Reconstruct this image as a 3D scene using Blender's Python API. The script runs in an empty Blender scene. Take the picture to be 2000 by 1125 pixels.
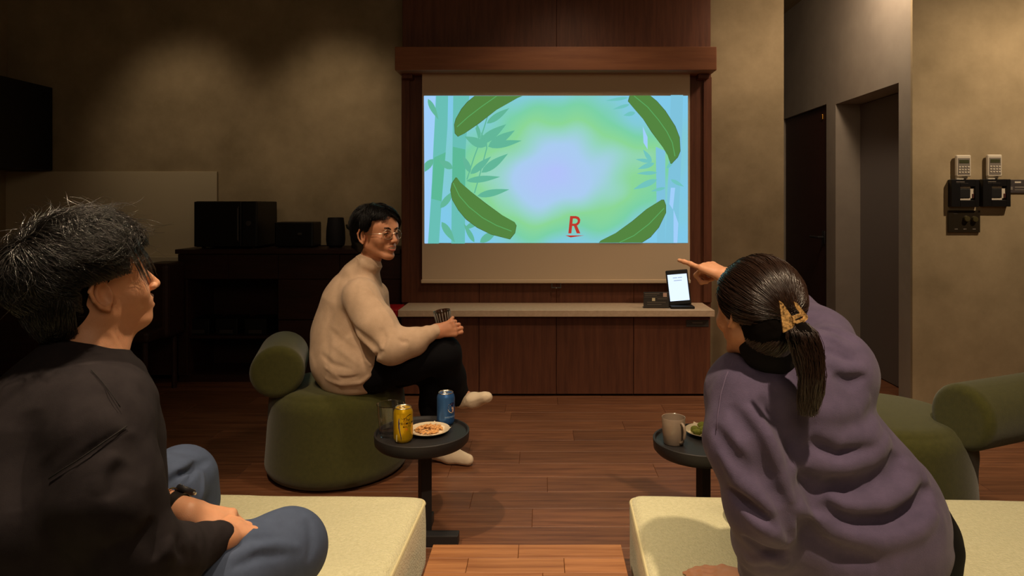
import bpy, bmesh, math, random
import numpy as np
from mathutils import Vector, Matrix
random.seed(7); RNG = np.random.default_rng(7)
S = bpy.context.scene
COL = S.collection
F, CX, CY, CH = 1300.0, 1060.0, 400.0, 1.2      # focal length in pixels, principal point, camera height

# ------------------------------------------------------------------ camera, world, lamps
cam_d = bpy.data.cameras.new('camera'); cam = bpy.data.objects.new('camera', cam_d); COL.objects.link(cam)
cam.location = (0, 0, CH); cam.rotation_euler = (math.pi / 2, 0, 0)
cam_d.sensor_width = 36; cam_d.lens = F / 2000 * 36
cam_d.shift_x = -(CX - 1000) / 2000; cam_d.shift_y = -(562.5 - CY) / 2000
cam_d.clip_start = 0.05
S.camera = cam
S.view_settings.view_transform = 'Standard'; S.view_settings.look = 'None'
S.view_settings.gamma = 1; S.view_settings.exposure = 0; S.view_settings.use_curve_mapping = False
w = bpy.data.worlds.new('world'); S.world = w; w.use_nodes = True
w.node_tree.nodes['Background'].inputs[0].default_value = (1, .72, .5, 1)
w.node_tree.nodes['Background'].inputs[1].default_value = 0.010

def spot(name, loc, aim, power, size=60, blend=.6, r=.03, col=(1, .76, .50)):
    d = bpy.data.lights.new(name, 'SPOT'); d.energy = power; d.spot_size = math.radians(size); d.spot_blend = blend
    d.shadow_soft_size = r; d.color = col
    o = bpy.data.objects.new(name, d); COL.objects.link(o); o.location = loc
    o.rotation_euler = (Vector(aim) - Vector(loc)).to_track_quat('-Z', 'Y').to_euler()
    return o
def area(name, loc, aim, power, size, col=(1, .76, .52)):
    d = bpy.data.lights.new(name, 'AREA'); d.energy = power; d.size = size; d.color = col
    o = bpy.data.objects.new(name, d); COL.objects.link(o); o.location = loc
    o.rotation_euler = (Vector(aim) - Vector(loc)).to_track_quat('-Z', 'Y').to_euler()
    return o
# ceiling downlights (their housings are above the frame) and added fill lights
spot('downlight', (-1.0, 1.1, 2.85), (-.72, 1.75, 0), 150, 66, .8)
spot('downlight', (-.2, 1.75, 2.85), (-.80, 1.38, .95), 150, 30, .9)
spot('downlight', (.66, .5, 2.85), (.72, 1.7, .3), 215, 68, .8)
spot('downlight', (-1.0, 1.75, 2.85), (-.80, 2.95, .95), 88, 27, 1.0, r=.05)
spot('downlight', (.25, 2.3, 2.85), (.25, 3.1, 0), 88, 90, 1.0, r=.1)
spot('downlight', (3.15, 2.75, 2.85), (2.6, 3.87, 1.1), 150, 90, 1.0)
spot('downlight', (2.0, 2.2, 2.85), (1.75, 3.0, .4), 46, 42, 1.0, r=.06)
area('corridor_fill', (1.8, 3.9, 2.8), (2.25, 4.6, 1.0), 13, .3)  # added fill light that brightens the corridor wall and grey door
spot('wall_washer', (-2.6, 3.7, 2.75), (-2.62, 4.9, 1.7), 21, 58, 1.0, r=.1)
spot('wall_washer', (-1.5, 3.7, 2.75), (-1.5, 4.9, 1.7), 29, 58, 1.0, r=.1)
spot('downlight', (.2, 3.5, 2.85), (.15, 4.4, 1.2), 20, 90, 1.0, r=.1)
spot('downlight', (1.45, 3.9, 2.85), (1.5, 4.9, 1.6), 9, 80, 1.0, r=.1)
area('room_fill', (.2, -.6, 2.6), (.1, 3.5, .6), 14, 1.2)  # added unseen fill behind the camera, softens the contrast

# ------------------------------------------------------------------ helpers
def P(px, py, d): return np.array([(px - CX) * d / F, d, CH - (py - CY) * d / F])
def PX(px, d): return (px - CX) * d / F
def PZ(py, d): return CH - (py - CY) * d / F
def s2l(c): return tuple(((v / 255) / 12.92 if v / 255 <= .04045 else ((v / 255 + .055) / 1.055) ** 2.4) for v in c)

def tag(o, label=None, cat=None, group=None, kind=None):
    if label: o['label'] = label
    if cat: o['category'] = cat
    if group: o['group'] = group
    if kind: o['kind'] = kind
    return o
def empty(name, loc, label, cat, group=None):
    o = bpy.data.objects.new(name, None); COL.objects.link(o); o.location = loc; o.empty_display_size = .05
    return tag(o, label, cat, group)
def adopt(o, parent):
    """parent while the mesh stays in world coordinates"""
    o.parent = parent
    m = Matrix.Identity(4)
    q = parent
    while q is not None:
        m = Matrix.LocRotScale(q.location, q.rotation_euler, q.scale) @ m if q.matrix_parent_inverse == Matrix.Identity(4) else m
        q = None
    if parent.type == 'EMPTY':
        o.matrix_parent_inverse = m.inverted()
    return o
class MB:
    def __init__(s): s.v = []; s.f = []
    def add(s, v, f):
        n = len(s.v); s.v += [tuple(map(float, p)) for p in v]; s.f += [tuple(i + n for i in q) for q in f]; return s
    def box(s, x0, x1, y0, y1, z0, z1):
        x0, x1 = sorted((x0, x1)); y0, y1 = sorted((y0, y1)); z0, z1 = sorted((z0, z1))
        return s.add([(x0,y0,z0),(x1,y0,z0),(x1,y1,z0),(x0,y1,z0),(x0,y0,z1),(x1,y0,z1),(x1,y1,z1),(x0,y1,z1)],
                     [(0,3,2,1),(4,5,6,7),(0,1,5,4),(1,2,6,5),(2,3,7,6),(3,0,4,7)])
    def rbox(s, x0, x1, y0, y1, z0, z1, r=.004, seg=2):
        b = bmesh.new(); bmesh.ops.create_cube(b, size=1)
        sx, sy, sz = abs(x1-x0), abs(y1-y0), abs(z1-z0)
        for q in b.verts: q.co = Vector(((x0+x1)/2+q.co.x*sx, (y0+y1)/2+q.co.y*sy, (z0+z1)/2+q.co.z*sz))
        bmesh.ops.bevel(b, geom=list(b.edges), offset=min(r, sx*.45, sy*.45, sz*.45), segments=seg, affect='EDGES', profile=.5)
        b.verts.index_update()
        s.add([q.co[:] for q in b.verts], [[q.index for q in f.verts] for f in b.faces]); b.free(); return s
    def lathe(s, prof, c=(0, 0, 0), n=32, cap=True):
        v = []; f = []
        for r, z in prof:
            for i in range(n):
                a = 2*math.pi*i/n; v.append((c[0]+r*math.cos(a), c[1]+r*math.sin(a), c[2]+z))
        for k in range(len(prof)-1):
            for i in range(n):
                j = (i+1) % n; f.append((k*n+i, k*n+j, (k+1)*n+j, (k+1)*n+i))
        if cap:
            f.append(tuple(range(n-1, -1, -1))); m = (len(prof)-1)*n; f.append(tuple(m+i for i in range(n)))
        return s.add(v, f)
    def tube(s, pts, r, n=8, closed=False):
        pts = [np.array(p, float) for p in pts]; K = len(pts); v = []; f = []
        rr = r if hasattr(r, '__len__') else [r]*K
        ref = np.array([0, 0, 1.0])
        for i, p in enumerate(pts):
            t = pts[(i+1) % K]-pts[i-1] if (closed or 0 < i < K-1) else (pts[1]-pts[0] if i == 0 else pts[-1]-pts[-2])
            t /= np.linalg.norm(t)+1e-9
            a = ref if abs(t @ ref) < .95 else np.array([1.0, 0, 0])
            u = np.cross(t, a); u /= np.linalg.norm(u); w_ = np.cross(t, u)
            for k in range(n):
                g = 2*math.pi*k/n; v.append(p + rr[i]*(math.cos(g)*u+math.sin(g)*w_))
        for i in range(K if closed else K-1):
            j = (i+1) % K
            for k in range(n):
                l = (k+1) % n; f.append((i*n+k, i*n+l, j*n+l, j*n+k))
        if not closed: f.append(tuple(range(n-1, -1, -1))); f.append(tuple((K-1)*n+k for k in range(n)))
        return s.add(v, f)
    def prism(s, poly, y0, y1):        # polygon in x,z given, extruded along y
        n = len(poly); v = [(p[0], y0, p[1]) for p in poly]+[(p[0], y1, p[1]) for p in poly]
        f = [tuple(range(n)), tuple(range(2*n-1, n-1, -1))]+[(i, n+i, n+(i+1) % n, (i+1) % n) for i in range(n)]
        return s.add(v, f)
    def xf(s, M):
        s.v = [tuple(M @ Vector(p)) for p in s.v]; return s
    def build(s, name, mat, parent=None, smooth=False, loc=None, fix=True):
        me = bpy.data.meshes.new(name); me.from_pydata(s.v, [], s.f); me.update()
        if fix:
            b = bmesh.new(); b.from_mesh(me); bmesh.ops.recalc_face_normals(b, faces=b.faces); b.to_mesh(me); b.free()
        if mat: me.materials.append(mat)
        if smooth:
            me.polygons.foreach_set('use_smooth', [True]*len(me.polygons))
            if smooth != 'all':
                try: me.set_sharp_from_angle(angle=math.radians(40))
                except Exception: pass
        o = bpy.data.objects.new(name, me); COL.objects.link(o)
        if loc: o.location = loc
        if parent is not None:
            if loc is None: adopt(o, parent)
            else: o.parent = parent
        return o
def structure(o): o['kind'] = 'structure'; return o

# ------------------------------------------------------------------ materials
def mat(name, col, rough=.6, var=None, vs=6.0, bump=0, bs=200.0, metal=0, sheen=0, spec=.5, stretch=None, coat=0, sss=0, trans=0, ior=1.45, randc=0, bdist=.002, aniso=0):
    """col: sRGB 0-255 base colour; var: second colour mixed by noise"""
    m = bpy.data.materials.new(name); m.use_nodes = True; nt = m.node_tree; N = nt.nodes; L = nt.links
    b = N['Principled BSDF']; c = s2l(col)
    b.inputs['Base Color'].default_value = (*c, 1); b.inputs['Roughness'].default_value = rough
    b.inputs['Metallic'].default_value = metal; b.inputs['Specular IOR Level'].default_value = spec
    b.inputs['IOR'].default_value = ior
    if sheen: b.inputs['Sheen Weight'].default_value = sheen; b.inputs['Sheen Roughness'].default_value = .5
    if coat: b.inputs['Coat Weight'].default_value = coat; b.inputs['Coat Roughness'].default_value = .15
    if sss: b.inputs['Subsurface Weight'].default_value = sss; b.inputs['Subsurface Radius'].default_value = (1, .35, .2); b.inputs['Subsurface Scale'].default_value = .006
    if trans: b.inputs['Transmission Weight'].default_value = trans
    if aniso: b.inputs['Anisotropic'].default_value = aniso
    tc = N.new('ShaderNodeTexCoord'); src = tc.outputs['Object']
    if stretch or var or bump:
        mp = N.new('ShaderNodeMapping'); L.new(src, mp.inputs[0])
        if stretch: mp.inputs['Scale'].default_value = stretch
        src = mp.outputs[0]
    if var or randc:
        mix = N.new('ShaderNodeMix'); mix.data_type = 'RGBA'
        mix.inputs[6].default_value = (*c, 1); mix.inputs[7].default_value = (*s2l(var or col), 1)
        if var:
            no = N.new('ShaderNodeTexNoise'); no.inputs['Scale'].default_value = vs; no.inputs['Detail'].default_value = 6; no.inputs['Roughness'].default_value = .65
            if randc:
                oi = N.new('ShaderNodeObjectInfo'); ad = N.new('ShaderNodeVectorMath'); ad.operation = 'MULTIPLY_ADD'
                L.new(oi.outputs['Random'], ad.inputs[0]); ad.inputs[1].default_value = (37, 53, 71); L.new(src, ad.inputs[2])
                L.new(ad.outputs[0], no.inputs['Vector'])
            else: L.new(src, no.inputs['Vector'])
            cr = N.new('ShaderNodeMapRange'); cr.inputs[1].default_value = .32; cr.inputs[2].default_value = .68
            L.new(no.outputs[0], cr.inputs[0]); L.new(cr.outputs[0], mix.inputs[0])
        out = mix.outputs[2]
        if randc:
            oi2 = N.new('ShaderNodeObjectInfo'); mr = N.new('ShaderNodeMapRange'); mr.inputs[3].default_value = 1-randc; mr.inputs[4].default_value = 1+randc
            L.new(oi2.outputs['Random'], mr.inputs[0]); hv = N.new('ShaderNodeHueSaturation'); L.new(mr.outputs[0], hv.inputs['Value']); L.new(out, hv.inputs['Color']); out = hv.outputs[0]
        L.new(out, b.inputs['Base Color'])
    if bump:
        nb = N.new('ShaderNodeTexNoise'); nb.inputs['Scale'].default_value = bs; nb.inputs['Detail'].default_value = 3
        L.new(src, nb.inputs['Vector']); bp = N.new('ShaderNodeBump'); bp.inputs['Strength'].default_value = bump; bp.inputs['Distance'].default_value = bdist
        L.new(nb.outputs[0], bp.inputs['Height']); L.new(bp.outputs[0], b.inputs['Normal'])
    return m
def emit(name, col, strength=1.0, var=None, vs=3):
    m = bpy.data.materials.new(name); m.use_nodes = True; nt = m.node_tree; N = nt.nodes; L = nt.links
    N.remove(N['Principled BSDF']); e = N.new('ShaderNodeEmission'); e.inputs[0].default_value = (*s2l(col), 1); e.inputs[1].default_value = strength
    L.new(e.outputs[0], N['Material Output'].inputs[0]); return m

M = {}
M['plaster'] = mat('plaster', (142, 126, 98), .9, (168, 150, 120), 3.2, .25, 14, bdist=.004)
M['plaster_white'] = mat('pale_panel', (192, 178, 150), .75)
M['greywall'] = mat('grey_plaster', (142, 132, 122), .9, (156, 146, 134), 3, .2, 14)
M['floor_wood'] = mat('walnut_floor', (92, 56, 38), .42, (134, 88, 60), 3.2, .12, 40, stretch=(.9, 18, 18), randc=.16, spec=.45)
M['light_wood'] = mat('light_wood', (136, 84, 48), .5, (182, 126, 80), 3, .1, 40, stretch=(.8, 20, 20), randc=.1)
M['panel_wood'] = mat('dark_walnut_veneer', (88, 50, 34), .5, (112, 66, 46), 4.5, .1, 60, stretch=(9, 9, .7), spec=.4)
M['beam_wood'] = mat('walnut_beam', (130, 78, 50), .5, (152, 96, 62), 3, .1, 60, stretch=(.8, 9, 9))
M['door_wood'] = mat('cabinet_walnut', (82, 46, 32), .5, (108, 64, 44), 5, .1, 60, stretch=(8, 8, .6), randc=.05)
M['console_wood'] = mat('black_walnut', (44, 24, 20), .5, (58, 32, 26), 4, stretch=(1, 8, 8))
M['stone'] = mat('beige_stone', (198, 172, 146), .45, (216, 190, 164), 40)
M['black'] = mat('black_plastic', (15, 14, 16), .4)
M['blackmatte'] = mat('black_matte', (10, 10, 11), .6)
M['fabric_green'] = mat('olive_felt', (62, 62, 17), .95, (72, 71, 23), 60, .5, 420, sheen=.25)
M['boucle'] = mat('cream_boucle', (212, 208, 166), .95, (230, 225, 186), 90, .9, 190, sheen=.3, bdist=.004)
M['boucle_seam'] = mat('cream_piping', (214, 204, 162), .9)
M['metal_black'] = mat('blackened_steel', (44, 42, 43), .5, metal=.2, spec=.45)
M['screen_cloth'] = mat('white_screen_cloth', (214, 190, 162), .9)
M['white'] = mat('white_plastic', (205, 195, 178), .45)
M['grey'] = mat('grey_plastic', (120, 112, 104), .5)
M['darkgrey'] = mat('dark_grey', (62, 58, 56), .5)
M['ceramic'] = mat('taupe_ceramic', (146, 128, 112), .3, coat=.4)
M['ceramic_white'] = mat('cream_ceramic', (214, 198, 168), .3, coat=.4)
M['paper'] = mat('cream_paper', (232, 214, 182), .8)
M['snack'] = mat('fried_snack', (206, 146, 84), .8, (232, 180, 116), 120, .4, 300)
M['greensnack'] = mat('matcha_snack', (112, 118, 40), .9, (134, 138, 56), 120, .6, 400)
M['gold'] = mat('gold_can', (216, 172, 20), .30, metal=.55)
M['bluecan'] = mat('blue_can', (64, 112, 178), .32, metal=.6)
M['silver'] = mat('aluminium', (200, 190, 172), .3, metal=.9)
M['ink_black'] = mat('ink_black', (18, 16, 18), .85, spec=.2)
M['ink_navy'] = mat('ink_navy', (22, 26, 74), .4)
M['ink_blue'] = mat('ink_blue', (84, 104, 170), .4)
M['ink_cream'] = mat('ink_cream', (228, 216, 180), .5)
M['ink_pink'] = mat('ink_pink', (214, 176, 160), .5)
M['ink_orange'] = mat('ink_orange', (206, 96, 40), .5)
M['red'] = mat('red_plastic', (170, 24, 30), .5)
M['glass'] = mat('clear_glass', (250, 250, 250), .03, trans=1, ior=1.45)
M['smoke_glass'] = mat('ribbed_glass', (205, 200, 192), .05, trans=1, ior=1.45)
M['skin'] = mat('skin', (206, 148, 112), .48, (216, 158, 122), 30, .15, 500, sss=.15)
M['skin_b'] = mat('skin_pale', (196, 134, 100), .5, (206, 144, 110), 30, .1, 500, sss=.15)
M['lip'] = mat('lip', (176, 96, 82), .45)
M['tooth'] = mat('tooth', (220, 205, 185), .4)
M['hair'] = mat('black_hair', (24, 19, 16), .33, spec=1, coat=.25)
M['hair_base'] = mat('hair_roots', (15, 11, 9), .85, spec=.08)
M['hair_b'] = mat('dark_brown_hair', (46, 28, 20), .32, spec=1, coat=.25)
M['hair_c'] = mat('jet_black_hair', (14, 11, 11), .4, spec=.3)
M['sweat_black'] = mat('black_fleece', (33, 28, 31), .9, (41, 36, 38), 30, .2, 700, spec=.2, bdist=.001)
M['sweat_beige'] = mat('beige_knit', (196, 166, 140), .95, (208, 178, 152), 30, .4, 420, sheen=.08)
M['sweat_purple'] = mat('mauve_fleece', (82, 72, 98), .95, (94, 82, 110), 24, .35, 480, sheen=.08)
M['seam_purple'] = mat('mauve_thread', (112, 98, 126), .9)
M['seam_black'] = mat('black_thread', (22, 18, 18), .9)
M['pants_blue'] = mat('slate_cotton', (64, 76, 102), .85, (70, 83, 110), 40, .15, 700)
M['pants_black'] = mat('black_trousers', (11, 10, 14), .9, spec=.2, bump=.2, bs=500)
M['sock'] = mat('white_sock', (224, 204, 178), .95, bump=.5, bs=500)
M['watch'] = mat('black_leather', (30, 26, 23), .32)
M['brass'] = mat('brass', (206, 150, 60), .25, metal=1)
M['tortoise'] = mat('tortoiseshell', (30, 15, 8), .25, (240, 190, 122), 190, spec=.6)
M['eye_white'] = mat('eye_white', (210, 200, 190), .2)

# ------------------------------------------------------------------ room shell
DB = 4.9; XL = -3.94; XC = 2.15; DR = 3.87; HC = 2.9; YN = -1.6; XR = 4.6
fl = structure(MB().box(XL-.1, XR, YN, 6.4, -.06, -.012).build('floor', mat('subfloor', (30, 18, 12), .9)))
rw = .152; y = .2; row = 0
while y < 6.2:
    x = XL + [0, -.55, -.2, -.75][row % 4] - .07*(row % 3)
    while x < 2.6 + (2 if y < DR else 0):
        L = .93
        x0, x1 = max(x, XL), min(x+L, 2.6 if y > DR-.1 else XR)
        if x1-x0 > .05:
            MB().rbox(x0+.0003, x1-.0003, y+.0003, y+rw-.0003, -.012, 0, .0015, 1).build('plank', M['floor_wood'], fl)
        x += L
    y += rw; row += 1
structure(MB().box(XL-.1, XR, YN, 6.4, HC, HC+.06).build('ceiling', M['plaster']))
structure(MB().box(XL-.12, XL, YN, DB+.1, 0, HC).build('wall_left', M['plaster']))
structure(MB().box(XL-.12, 1.775, DB, DB+.12, 0, HC).build('wall_back', M['plaster']))
structure(MB().box(XL-.12, XR, YN-.12, YN, 0, HC).build('wall_near', M['plaster']))
structure(MB().box(XR, XR+.1, YN, DR, 0, HC).build('wall_far_right', M['plaster']))
structure(MB().box(XC+.0, XR, DR, DR+.02, 0, HC).build('wall_right', M['plaster']))
# corridor wall (plane X = XC) with one recess and one door
d1, d2, zl = 4.02, 4.886, 1.938; e1, e2, ze = 5.045, 5.947, 1.964
cw = MB(); cw.box(XC, XC+.5, DR+.02, d1, 0, HC).box(XC, XC+.5, d2, e1, 0, HC).box(XC, XC+.5, e2, 6.3, 0, HC).box(XC, XC+.5, d1, d2, zl, HC).box(XC, XC+.5, e1, e2, ze, HC)
structure(cw.build('wall_corridor', M['greywall']))
structure(MB().box(1.0, 2.7, 6.2, 6.3, 0, HC).build('wall_corridor_end', M['greywall']))
structure(MB().box(1.655, 1.775, DB+.12, 6.2, 0, HC).build('wall_corridor_left', M['greywall']))
dn = structure(MB().rbox(XC+.18, XC+.22, d1+.02, d2, .005, zl-.005, .003).build('door_1', mat('grey_door_paint', (112, 106, 104), .6, bump=.1, bs=30)))
MB().rbox(XC+.165, XC+.18, d1+.06, d1+.08, .9, 1.12, .004).build('door_handle', M['metal_black'], dn)
dk = structure(MB().rbox(XC+.02, XC+.06, e1+.005, e2-.005, .005, ze-.005, .003).build('door_2', mat('dark_door_wood', (52, 26, 22), .5, (62, 32, 26), 5, stretch=(8, 8, .6))))
h = MB().tube([(XC+.02, e1+.09, .95), (XC-.03, e1+.09, .95), (XC-.035, e1+.1, .95), (XC-.035, e1+.22, .95)], .009, 8); h.rbox(XC+.012, XC+.022, e1+.065, e1+.115, .9, 1.0, .003)
h.build('door_handle', M['metal_black'], dk, True)
MB().rbox(XC+.012, XC+.021, e1+.1, e1+.13, 1.86, 1.9, .003).build('door_badge', M['brass'], dk)
structure(MB().rbox(XL, PX(424, DB-.015), DB-.018, DB, PZ(540, DB), PZ(335, DB), .003).build('trim_1', M['plaster_white']))  # pale splashback panel

# ------------------------------------------------------------------ wood feature wall
fw = empty('feature_panel', (.09, 4.67, 0), 'tall dark walnut wall panel rising behind the projector screen', 'wall panel')
x0, x1 = PX(785, 4.44), PX(1389, 4.44)
MB().box(x0, x1, 4.47, DB, 0, HC).build('core', M['door_wood'], fw)
n = 4
for i in range(n):                                   # veneered boards below and above the beam
    a, b = x0+(x1-x0)*i/n, x0+(x1-x0)*(i+1)/n
    MB().rbox(a+.001, b-.001, 4.44, 4.47, .512, 2.07, .0015, 1).build('panel', M['panel_wood'], fw)
for i in range(2):
    a, b = x0+(x1-x0)*i/2, x0+(x1-x0)*(i+1)/2
    MB().rbox(a+.001, b-.001, 4.45, 4.47, 2.2, HC, .0015, 1).build('panel', M['panel_wood'], fw)
for s in (x0, x1-.055):
    MB().rbox(s, s+.055, 4.425, 4.44, .55, 2.05, .002, 1).build('side_post', M['panel_wood'], fw)
bm_ = empty('beam', (.08, 4.35, 2.06), 'thick horizontal walnut beam across the wall above the projector screen', 'beam')
bx0, bx1 = PX(771, 4.25), PX(1400, 4.25); bz0, bz1 = PZ(137, 4.25), PZ(91, 4.25)
MB().rbox(bx0, bx1, 4.25, 4.45, bz0, bz1, .004).build('beam_body', M['beam_wood'], bm_)
MB().rbox(bx0+.02, bx0+.09, 4.36, 4.44, bz0-.03, bz0, .003).build('bracket', M['panel_wood'], bm_)
MB().rbox(bx1-.09, bx1-.02, 4.36, 4.44, bz0-.03, bz0, .003).build('bracket', M['panel_wood'], bm_)

# projector screen
SD = 4.38
def sp(px, py): return (PX(px, SD), PZ(py, SD))
scr = empty('projector_screen', (PX(1085, SD), SD, 2.05), 'pull-down projector screen showing a green bamboo picture', 'projector screen')
MB().box(*[sp(824.5, 0)[0], sp(1347.5, 0)[0]], SD, SD+.002, PZ(549, SD), PZ(136, SD)).build('cloth', M['screen_cloth'], scr)
MB().rbox(sp(822.5, 0)[0], sp(1348.5, 0)[0], SD-.008, SD+.012, PZ(553, SD), PZ(546, SD), .004).build('bottom_bar', M['screen_cloth'], scr)
hb = MB(); hx0, hx1 = sp(1077, 0)[0], sp(1096, 0)[0]; hz0, hz1 = PZ(563, SD), PZ(553, SD)
hb.rbox(hx0, hx0+.006, SD-.004, SD+.004, hz0, hz1, .001).rbox(hx1-.006, hx1, SD-.004, SD+.004, hz0, hz1, .001).rbox(hx0, hx1, SD-.006, SD+.006, hz0, hz0+.007, .002)
hb.build('pull_handle', M['darkgrey'], scr)
MB().rbox((hx0+hx1)/2-.004, (hx0+hx1)/2+.004, SD-.009, SD-.005, hz0, hz0+.006, .001).build('handle_catch', M['silver'], scr)
# projected picture: background
pm = bpy.data.materials.new('projected_sky_green'); pm.use_nodes = True; nt = pm.node_tree; N = nt.nodes; L = nt.links
N.remove(N['Principled BSDF']); em = N.new('ShaderNodeEmission'); L.new(em.outputs[0], N['Material Output'].inputs[0])
tc = N.new('ShaderNodeTexCoord'); gr = N.new('ShaderNodeTexGradient'); gr.gradient_type = 'SPHERICAL'
mp = N.new('ShaderNodeMapping'); mp.inputs['Scale'].default_value = (1.05, 1, 1.7); mp.inputs['Location'].default_value = (0, 0, 0)
L.new(tc.outputs['Object'], mp.inputs[0]); L.new(mp.outputs[0], gr.inputs[0])
no = N.new('ShaderNodeTexNoise'); no.inputs['Scale'].default_value = 2.4; no.inputs['Detail'].default_value = 1; L.new(tc.outputs['Object'], no.inputs[0])
ma = N.new('ShaderNodeMath'); ma.operation = 'MULTIPLY_ADD'; L.new(no.outputs[0], ma.inputs[0]); ma.inputs[1].default_value = .7; ma.inputs[2].default_value = -.35
ad = N.new('ShaderNodeMath'); ad.operation = 'ADD'; L.new(ma.outputs[0], ad.inputs[0]); L.new(gr.outputs[0], ad.inputs[1])
cr = N.new('ShaderNodeValToRGB'); L.new(ad.outputs[0], cr.inputs[0]); E_ = cr.color_ramp.elements
E_[0].position = 0; E_[0].color = (*s2l((128, 200, 232)), 1); E_[1].position = 1; E_[1].color = (*s2l((178, 194, 250)), 1)
for p_, c_ in ((.16, (130, 202, 216)), (.32, (122, 208, 166)), (.47, (138, 214, 150)), (.58, (150, 212, 196)), (.72, (170, 204, 240))):
    q = E_.new(p_); q.color = (*s2l(c_), 1)
L.new(cr.outputs[0], em.inputs[0])
a0 = sp(829, 474.5); a1 = sp(1343.5, 187); ctr = ((a0[0]+a1[0])/2, (a0[1]+a1[1])/2)
me = MB().box(a0[0]-ctr[0], a1[0]-ctr[0], -.0012, 0, a0[1]-ctr[1], a1[1]-ctr[1])
pic = me.build('projected_picture', pm, None, loc=(ctr[0], SD, ctr[1])); pic.parent = scr; pic.location = Vector((ctr[0], SD, ctr[1]))-scr.location
pic['label'] = 'projected bamboo grove picture in blue and green'
T = {'stalk': emit('picture_teal', (104, 190, 180)), 'stalk2': emit('picture_teal_deep', (92, 184, 150)), 'stalkr': emit('picture_pale_blue', (126, 194, 220)), 'streak': emit('picture_sky', (160, 206, 250)),
     'leafbg': emit('picture_leaf_shade', (98, 182, 152)), 'leafbg2': emit('picture_leaf_pale', (112, 196, 190)), 'leaf': emit('picture_leaf', (84, 132, 64)), 'edge': emit('picture_outline', (66, 84, 40)),
     'rib': emit('picture_rib', (92, 168, 96)), 'red': emit('picture_red', (188, 58, 44))}
def flat(name, poly, layer, m):
    y1 = SD-.0012-.0006*layer; n_ = len(poly); v = [sp(*p) for p in poly]
    o = MB().add([(a, y1, b) for a, b in v], [tuple(range(n_))]).build(name, m, None, fix=False)
    me_ = o.data
    if me_.polygons[0].normal.y > 0: me_.flip_normals()
    o.parent = pic; o.matrix_parent_inverse = Matrix.Translation(-Vector((ctr[0], SD, ctr[1]))); return o
def stroke(name, pts, wpx, layer, m):
    pts = [np.array(p, float) for p in pts]; lft = []; rgt = []
    for i, p in enumerate(pts):
        t = pts[min(i+1, len(pts)-1)]-pts[max(i-1, 0)]; t /= np.linalg.norm(t); nrm = np.array([-t[1], t[0]])
        w_ = wpx if not hasattr(wpx, '__len__') else wpx[i]
        lft.append(p+nrm*w_/2); rgt.append(p-nrm*w_/2)
    y1 = SD-.0012-.0006*layer; n_ = len(pts); v = [sp(*p) for p in lft]+[sp(*p) for p in rgt]
    o = MB().add([(a, y1, b) for a, b in v], [(i, i+1, n_+i+1, n_+i) for i in range(n_-1)]).build(name, m, None, fix=False)
    o.parent = pic; o.matrix_parent_inverse = Matrix.Translation(-Vector((ctr[0], SD, ctr[1]))); return o
def za(p): return (820+p[0]/3.747, 180+p[1]/3.75)
def zb(p): return (1150+p[0]/3.75, 180+p[1]/3.75)
def clip_rect(poly, x0=829.5, x1=1343, y0=187.5, y1=474):
    def cl(ps, f, it):
        out = []
        for i in range(len(ps)):
            a, b = ps[i-1], ps[i]; fa, fb = f(a), f(b)
            if (fa >= 0) != (fb >= 0): t = fa/(fa-fb); out.append((a[0]+t*(b[0]-a[0]), a[1]+t*(b[1]-a[1])))
            if fb >= 0: out.append(b)
        return out
    for f in (lambda p: p[0]-x0, lambda p: x1-p[0], lambda p: p[1]-y0, lambda p: y1-p[1]):
        poly = cl(poly, f, 0)
        if len(poly) < 3: return []
    return poly
def bgleaf(p0, ang, L_, wd, layer, m):
    n_ = 8; ca, sa = math.cos(ang), math.sin(ang); pts = []
    for s_ in (1, -1):
        for i in (range(n_+1) if s_ == 1 else range(n_-1, 0, -1)):
            t = i/n_; ww = wd*math.sin(math.pi*t**.75)*s_; pts.append((p0[0]+t*L_*ca-ww*sa, p0[1]+t*L_*sa+ww*ca))
    pts = clip_rect(pts)
    if len(pts) > 2: flat('background_leaf', pts, layer, m)
for poly, m, ly in [
    ([za(p) for p in ((30, 28), (115, 28), (105, 500), (85, 700), (60, 1108), (36, 1108))], T['streak'], 1),
    ([za(p) for p in ((120, 28), (207, 28), (203, 250), (185, 500), (160, 800), (140, 1108), (60, 1108), (85, 760), (100, 400))], T['stalk'], 2),
    ([za(p) for p in ((245, 28), (362, 28), (335, 420), (330, 1108), (230, 1108), (238, 500))], T['stalk'], 2),
    ([za(p) for p in ((103, 480), (190, 440), (160, 800), (84, 780))], T['stalk2'], 3),
    ([za(p) for p in ((242, 400), (333, 420), (331, 820), (235, 760))], T['stalk2'], 3),
    ([zb(p) for p in ((600, 22), (690, 22), (680, 420), (650, 1105), (560, 1105), (590, 420))], T['stalkr'], 2),
    ([zb(p) for p in ((490, 400), (560, 430), (560, 1105), (500, 1105))], T['stalkr'], 2),
    ([zb(p) for p in ((395, 250), (430, 330), (430, 420), (400, 370))], T['streak'], 3),
    ([zb(p) for p in ((600, 700), (632, 700), (615, 860), (590, 820))], T['streak'], 3),
    ([zb(p) for p in ((620, 860), (655, 960), (648, 1103), (620, 1103))], T['streak'], 3)]:
    flat('bamboo_stalk', poly, ly, m)
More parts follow.
